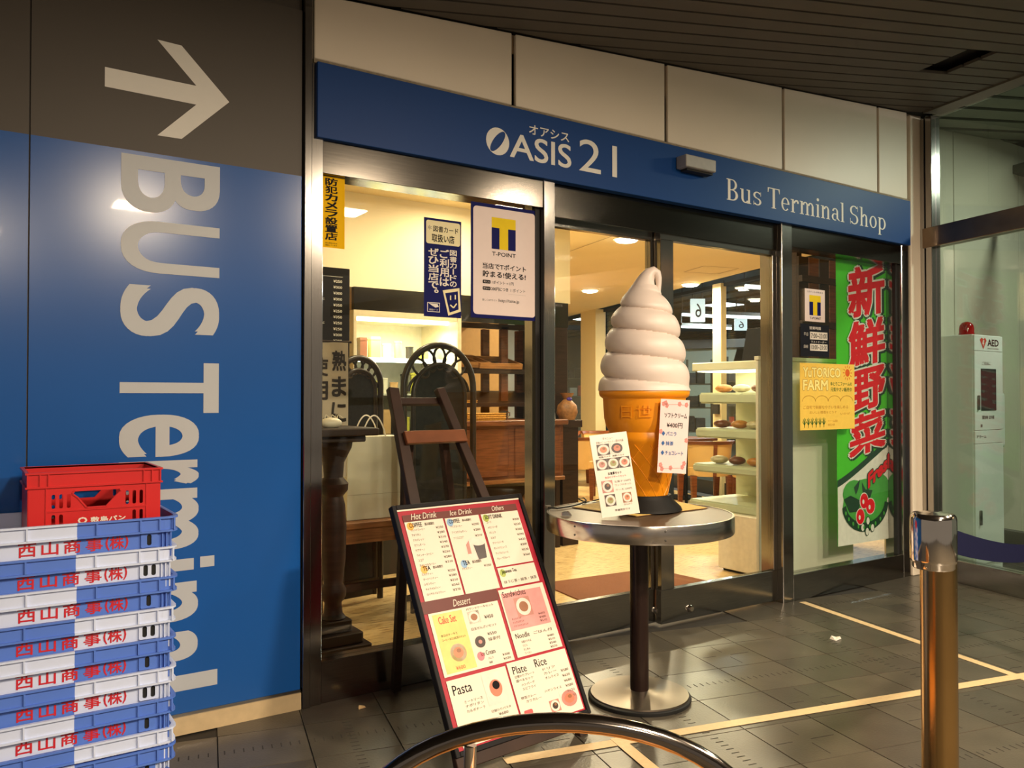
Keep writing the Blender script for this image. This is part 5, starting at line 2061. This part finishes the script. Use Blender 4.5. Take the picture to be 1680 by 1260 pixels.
# ================================================================== DOOR MAT, PASTRY STAND, DINING SET
dm = thing('door_mat', 'brown entrance mat on the shop floor behind the doors', 'mat', (0, 0, 0))
mq = [at_z(*p, 0.004) for p in ((905, 1003), (1066, 935), (1172, 957))]
mq.append(mq[2] + (mq[0] - mq[1]))
mq = [Vector((2.62, 3.36, 0)), Vector((2.78, 4.28, 0)), Vector((4.02, 4.26, 0)), Vector((4.30, 3.36, 0))]
m1, m2, m3 = at_z(908, 956, 0), at_z(1068, 934, 0), at_z(1167, 956, 0)
m1 = m2 + (m1 - m2) * 1.12
mq = [Vector((m1.x - .12, 3.34, 0)), m1, m2, m3, Vector((m3.x + .06, 3.34, 0))]
mb = MB()
mb.hexa([(p.x, p.y, .0005) for p in mq], [(p.x, p.y, .008) for p in mq])
mb.build('pile', mat('brown_mat_pile', srgb(128, 76, 42), .95, 0, .15, 180, .5, 220), dm)

PGREEN = mat('pale_green_shelf', srgb(226, 226, 196), .4, 0, .02)
ps = thing('pastry_stand', 'stepped pale pastry stand with tiers and a white base cabinet behind the right door', 'display stand', (4.40, 3.62, 0))
B('base_cabinet', 0, .62, 0, .36, .02, .40, mat('white_base_cabinet', srgb(236, 226, 204), .4), ps, .004)
B('plinth', .03, .60, .02, .34, 0, .02, BLACK, ps)
B('badge', .012, .05, -.004, 0, .335, .36, STEEL, ps)
tiers = ((.06, .40, .46), (.10, .66, .72), (.13, .91, .98), (.17, 1.16, 1.24))
for x0, z0, z1 in tiers:
    B('tier', x0, .62, -.02, .70, z0, z1, PGREEN, ps, .012, 2)
B('back_panel', .58, .62, -.02, .70, .40, 1.46, PGREEN, ps)
B('canopy', .10, .62, -.02, .70, 1.40, 1.46, PGREEN, ps, .006)
B('canopy_light', .14, .50, .0, .68, 1.392, 1.40, mat('stand_light', (1, 1, 1), .5, 0, 0, emit=(1, .9, .7), estr=3), ps)
for y in (-.01, .66):
    B('guard_post', .0, .014, y, y + .016, .40, 1.42, BLK, ps)
B('guard_glass', .003, .008, .0, .68, .42, 1.40, GLASS, ps)
k = 0
for z, x0 in ((1.242, .19), (.982, .16), (.722, .13)):
    for i in range(4):
        o = MB().ball((0, 0, .030), random.uniform(.045, .06), random.uniform(.06, .075), .030, 14, 8).build('bread_roll', mat(('golden_bread', 'brown_bread', 'bagged_bread')[(k + i) % 3], (srgb(200, 130, 60), srgb(120, 64, 40), srgb(214, 196, 160))[(k + i) % 3], .4, 0, .2, 30), None, True)
        o.location = (4.40 + x0 + .07 + random.uniform(0, .03), 3.62 + .07 + i * .155, z + .0)
        tag(o, '%s bread, %s from the doors on the %s tier of the pastry stand' % (('golden', 'brown', 'pale bagged')[(k + i) % 3], ('first', 'second', 'third', 'fourth')[i], ('top', 'middle', 'low')[k]), 'bread', 'bread on the pastry stand')
    k += 1
bs = thing('black_screen', 'tilted black screen panel on top of the pastry stand', 'screen', (4.74, 3.72, 1.461), (0, R(14), 0))
B('panel', 0, .02, 0, .34, 0, .26, BLK, bs, .003)
B('edge_trim', -.003, 0, 0, .012, 0, .26, STEEL, bs)
B('foot', -.03, .09, .1, .24, 0, .01, BLK, bs)

# ---- dining chairs and tables
def make_dining_chair():
    t = link('dining_chair', None)
    UP = mat('tan_upholstery', srgb(218, 176, 110), .6, 0, .04, 12)
    CW_ = wood('chair_wood', srgb(120, 66, 34), .35)
    n = 14
    def shell(r0, r1, z0, z1, a0, a1, m, nm, flare=.0):
        mb = MB()
        lo, hi = [], []
        po, pi_ = [], []
        for i in range(n + 1):
            a_ = R(a0 + (a1 - a0) * i / n)
            po.append((math.cos(a_), math.sin(a_)))
        vs, fs = [], []
        for c, s in po:
            for r_, z in ((r1, z0), (r1 + flare, z1), (r0 + flare, z1), (r0, z0)):
                vs.append((r_ * c * 1.02, r_ * s, z))
        for i in range(n):
            for k in range(4):
                fs.append((i * 4 + k, i * 4 + (k + 1) % 4, (i + 1) * 4 + (k + 1) % 4, (i + 1) * 4 + k))
        fs += [(0, 1, 2, 3), tuple(n * 4 + k for k in (3, 2, 1, 0))]
        mb.add(vs, fs)
        return mb.build(nm, m, t, True)
    shell(.20, .25, .36, .70, 200, 340, UP, 'backrest', .025)
    shell(.215, .285, .70, .735, 192, 348, CW_, 'top_rail', .015)
    shell(.252, .262, .36, .70, 266, 274, CW_, 'back_spine', .025)
    MB().prism(rounded(-.24, -.20, .24, .27, .09, 6), .36, .46).build('seat', UP, t, False, .015)
    for s in (-1, 1):
        MB().tube([(s * .28, -.08, .72), (s * .285, .08, .64), (s * .27, .20, .56), (s * .25, .23, .40)], [.024, .024, .022, .02], 8).build('arm', CW_, t, True)
        MB().hexa([(s * .20 - .02, -.20, 0), (s * .20 + .02, -.20, 0), (s * .20 + .02, -.16, 0), (s * .20 - .02, -.16, 0)], [(s * .20 - .03, -.19, .37), (s * .20 + .03, -.19, .37), (s * .20 + .03, -.13, .37), (s * .20 - .03, -.13, .37)]).build('leg', CW_, t)
        MB().hexa([(s * .21 - .02, .21, 0), (s * .21 + .02, .21, 0), (s * .21 + .02, .25, 0), (s * .21 - .02, .25, 0)], [(s * .21 - .03, .18, .37), (s * .21 + .03, .18, .37), (s * .21 + .03, .24, .37), (s * .21 - .03, .24, .37)]).build('leg', CW_, t)
    return t


dc = make_dining_chair()
# (photo x of the centre, photo y of the feet, rotation)  local -y is the back side
CHAIRS = [(1158, 833, YAW - math.pi / 2 + R(8), 'tan upholstered dining chair with its back turned, right of the cone'),
          (944, 817, YAW - math.pi / 2 - R(8), 'tan upholstered dining chair left of the cone nearest the counter'),
          (978, 796, YAW - math.pi / 2 + R(150), 'tan upholstered dining chair facing the doors behind the small menu card'),
          (1252, 842, YAW - math.pi / 2 + R(95), 'tan upholstered dining chair seen from the side behind the pastry stand')]
for k, (px, py, rz, lb) in enumerate(CHAIRS):
    o = dc if k == 0 else copy_tree(dc)
    p = at_z(px, py, 0)
    o.location = (p.x, p.y, 0)
    o.rotation_euler = (0, 0, rz)
    tag(o, lb, 'chair', 'tan chairs of the dining area')


def dining_table(px, py, label, r_=.36):
    p = at_z(px, py, 0)
    t = thing('dining_table', label, 'table', (p.x, p.y, 0), group='dining tables')
    MB().prism(rounded(-r_, -r_, r_, r_, .05, 4), .69, .725).build('top', BROWNWOOD, t, False, .005)
    MB().lathe([(.04, .03), (.04, .69)], 16).build('pole', BLK, t, True)
    MB().lathe([(0, 0), (.22, 0), (.22, .02), (.05, .035), (0, .035)], 24).build('base', BLK, t, True)
    return p


dining_table(1121, 817, 'brown dining table behind the turned tan chair', .30)
dining_table(1052, 808, 'dark brown dining table behind the small menu card')

# ---- things along the window wall and outside it: the bus terminal at night
of = setting('floor_terminal', label='dark bus bay floor outside the far windows')
q0, q1, q2, q3 = AB(2.5, B_WIN + .07), AB(24, B_WIN + .07), AB(24, 24), AB(2.5, 24)
MB().hexa([v + Vector((0, 0, -.03)) for v in (q0, q1, q2, q3)], [v + Vector((0, 0, -.005)) for v in (q0, q1, q2, q3)]).build('floor_sheet', mat('bus_bay_floor', srgb(70, 70, 64), .4, 0, .1, 3), of)
oc = setting('ceiling_terminal', label='dark slatted ceiling of the bus bay outside the far windows')
SL2 = mat('dark_green_slat', srgb(70, 72, 62), .6, 0, .05)
for i in range(26):
    b0 = B_WIN + .3 + i * .62
    mb = MB()
    mb.hexa([AB(2.5, b0, 3.05), AB(24, b0, 3.05), AB(24, b0 + .42, 3.05), AB(2.5, b0 + .42, 3.05)], [AB(2.5, b0, 3.12), AB(24, b0, 3.12), AB(24, b0 + .42, 3.12), AB(2.5, b0 + .42, 3.12)])
    mb.build('slat', SL2, oc)
mb = MB()
mb.hexa([AB(2.5, B_WIN, 3.3), AB(24, B_WIN, 3.3), AB(24, 24, 3.3), AB(2.5, 24, 3.3)], [AB(2.5, B_WIN, 3.4), AB(24, B_WIN, 3.4), AB(24, 24, 3.4), AB(2.5, 24, 3.4)])
mb.build('ceiling_void', BLACK, oc)
ow = setting('wall_terminal', label='grey wall across the bus bay')
mb = MB()
mb.hexa([AB(2.5, 23, 0), AB(24, 23, 0), AB(24, 23.2, 0), AB(2.5, 23.2, 0)], [AB(2.5, 23, 3.3), AB(24, 23, 3.3), AB(24, 23.2, 3.3), AB(2.5, 23.2, 3.3)])
mb.build('wall_plate', mat('grey_terminal_wall', srgb(84, 86, 78), .6), ow)
mb = MB()
mb.hexa([AB(23.5, 5.9, 0), AB(23.5, 23, 0), AB(23.7, 23, 0), AB(23.7, 5.9, 0)], [AB(23.5, 5.9, 3.3), AB(23.5, 23, 3.3), AB(23.7, 23, 3.3), AB(23.7, 5.9, 3.3)])
mb.build('wall_plate', MATS['grey_terminal_wall'], ow)
# hanging bay signs with a 6 seen from behind
for px0, py0, px1, py1, dep, lb in ((1134, 490, 1157, 528, 11.5, 'larger hanging bay sign with a mirrored 6 outside the windows'), (1206, 523, 1226, 542, 15.0, 'smaller bright bay sign with a mirrored 6 farther out')):
    p, q = at_d(px0, py1, dep), at_d(px1, py0, dep)
    w_, h_ = (q - p).dot(VR), q.z - p.z
    sg = thing('bay_sign', lb, 'sign', p, (0, 0, YAW - math.pi / 2), 'hanging bay signs')
    LIT = mat('lit_sign_face', (.8, .9, .9), .5, 0, 0, emit=(.80, .92, .95), estr=.75)
    B('panel', 0, w_, 0, .06, 0, h_, LIT, sg)
    pr = Print()
    pr.fit('6', .30 * w_, .2 * h_, .72 * w_, .8 * h_, mat('dark_sign_digit', (.03, .05, .06), .5), 2, 0, 4, lambda x, y, w_=w_: (w_ * 1.02 - x, y))
    pr.build('lettering', sg, (0, -.001, 0), FACE)
    for x in (.15, .85):
        MB().tube([(x * w_, .03, h_), (x * w_, .03, 3.06 - p.z)], .012, 8).build('hanger', STEEL_DK, sg, True)
# tube lamps outside
for k, (px0, px1, py, dep) in enumerate(((1119, 1172, 516, 13), (1188, 1262, 519, 13), (1118, 1200, 536, 17), (1222, 1262, 470, 10), (935, 962, 522, 16))):
    p, q = at_d(px0, py, dep), at_d(px1, py + 3, dep)
    tl = thing('tube_lamp', 'lit tube lamp of the bus bay ' + ('left of the window column', 'right of the window column', 'lowest behind the larger sign', 'highest above the pastry stand', 'left of the cone')[k], 'lamp', p, group='tube lamps of the bus bay')
    d_ = q - p
    MB().tube([(0, 0, 0), d_], .022, 8).build('tube', TUBE_COOL, tl, True)
    MB().bar(Vector((0, 0, .05)), d_ + Vector((0, 0, .05)), .08, .05).build('housing', STEEL_DK, tl)
    MB().tube([(0, 0, .06), (0, 0, 3.06 - p.z)], .01, 6).build('hanger', STEEL_DK, tl, True)
for k, (a_, b_) in enumerate(((9.0, 8.6), (13.5, 9.4), (9.5, 14.0))):  # fill lights added to brighten the bus bay, housed in invented panels
    pl_ = thing('fill_panel', ('nearest', 'left', 'far right')[k] + ' added flat fill light panel under the bus bay ceiling', 'lamp', AB(a_, b_, 3.0), group='added fill panels of the bus bay')
    B('housing', -.3, .3, -.3, .3, 0, .05, STEEL_DK, pl_)
    B('diffuser', -.28, .28, -.28, .28, -.01, 0, TUBE_COOL, pl_)
    lamp_area('panel_fill_light', AB(a_, b_, 2.97), .5, 110, (.85, .95, 1.0))
# slanted concrete pier outside
pc = at_d(1138, 640, 14)
pier = thing('slanted_pier', 'pale slanted concrete pier outside the far windows', 'pillar', (pc.x, pc.y, 0), (0, 0, YAW - math.pi / 2))
MB().hexa([(-.5, 0, 0), (.15, 0, 0), (.15, .5, 0), (-.5, .5, 0)], [(-.25, 0, 2.05), (.75, 0, 2.05), (.75, .5, 2.05), (-.25, .5, 2.05)]).build('shaft', mat('pale_concrete', srgb(176, 182, 168), .7, 0, .05), pier)
MB().hexa([(-.9, -.1, 2.0), (1.6, -.1, 2.08), (1.6, .6, 2.08), (-.9, .6, 2.0)], [(-.9, -.1, 2.15), (1.6, -.1, 2.22), (1.6, .6, 2.22), (-.9, .6, 2.15)]).build('beam', STEEL_DK, pier)

# goods display in front of the window right of the cone
def goods_rack(px, py, dep, w_, h_, label, colours):
    p = at_d(px, py, dep)
    g = thing('goods_rack', label, 'rack', (p.x, p.y, 0), (0, 0, YAW - math.pi / 2))
    z1 = p.z
    for x in (0, w_ - .03):
        B('upright', x, x + .03, 0, .03, 0, z1, STEEL_DK, g)
    for k in range(3):
        z = z1 - .02 - k * .36
        B('shelf', 0, w_, -.02, .28, z - .36, z - .34, STEEL_DK, g)
        xx = .04
        cnt = -1
        while xx < w_ - .12:
            ww_ = random.uniform(.07, .15)
            hh = random.uniform(.14, .30)
            o = MB().box(0, ww_, 0, .12, 0, hh).build('parcel', mat('parcel_%d' % random.randint(0, 5), colours[random.randint(0, len(colours) - 1)], .5), None, False, .006)
            wp_ = Matrix.Rotation(YAW - math.pi / 2, 3, 'Z') @ Vector((xx, .05, 0))
            o.location = (p.x + wp_.x, p.y + wp_.y, z - .34)
            o.rotation_euler = (0, 0, YAW - math.pi / 2)
            cnt += 1
            tag(o, '%s parcel, %s on the %s shelf of the %s' % (label.split(' ')[0], ('first', 'second', 'third', 'fourth', 'fifth', 'sixth', 'seventh', 'eighth')[cnt % 8], ('top', 'middle', 'low')[k], ' '.join(label.split(' ')[1:3]) + ' ' + ' '.join(label.split(' ')[-3:])), 'parcel', label)
            xx += ww_ + .02
    return g


goods_rack(1126, 590, 12.4, .40, 1.6, 'souvenir goods rack outside the window right of the cone', [srgb(240, 220, 120), srgb(90, 150, 190), srgb(230, 226, 210), srgb(40, 44, 54), srgb(170, 130, 90), srgb(60, 60, 70)])
goods_rack(1192, 585, 12.2, .75, 1.6, 'snack goods rack outside the window behind the pastry stand', [srgb(200, 60, 34), srgb(230, 226, 210), srgb(120, 60, 50), srgb(210, 190, 150), srgb(50, 50, 50), srgb(150, 150, 140)])
goods_rack(918, 590, 16.2, .55, 1.6, 'wrapped goods rack outside the window left of the cone', [srgb(226, 232, 236), srgb(200, 214, 226), srgb(150, 160, 170), srgb(60, 70, 90), srgb(230, 226, 220), srgb(90, 100, 110)])
# brown slatted partition seen through the top of the right window
bpn = thing('slatted_partition', 'dark brown plank partition seen above the right window posters', 'partition', (5.36, 4.02, 0), (0, 0, R(0)))
for i in range(5):
    B('plank', i * .13, i * .13 + .118, 0, .02, .1, 2.30, BROWNWOOD if i % 2 else DARKWOOD, bpn, .002)
for z in (.3, 1.2, 1.75, 2.1):
    B('batten', 0, .65, -.03, 0, z, z + .05, DARKWOOD, bpn)
for x in (0, .59):
    B('post', x, x + .06, .02, .08, 0, 2.35, DARKWOOD, bpn)
COL.objects.unlink(_to)
bpy.data.objects.remove(_to)
bpy.data.curves.remove(_tc)
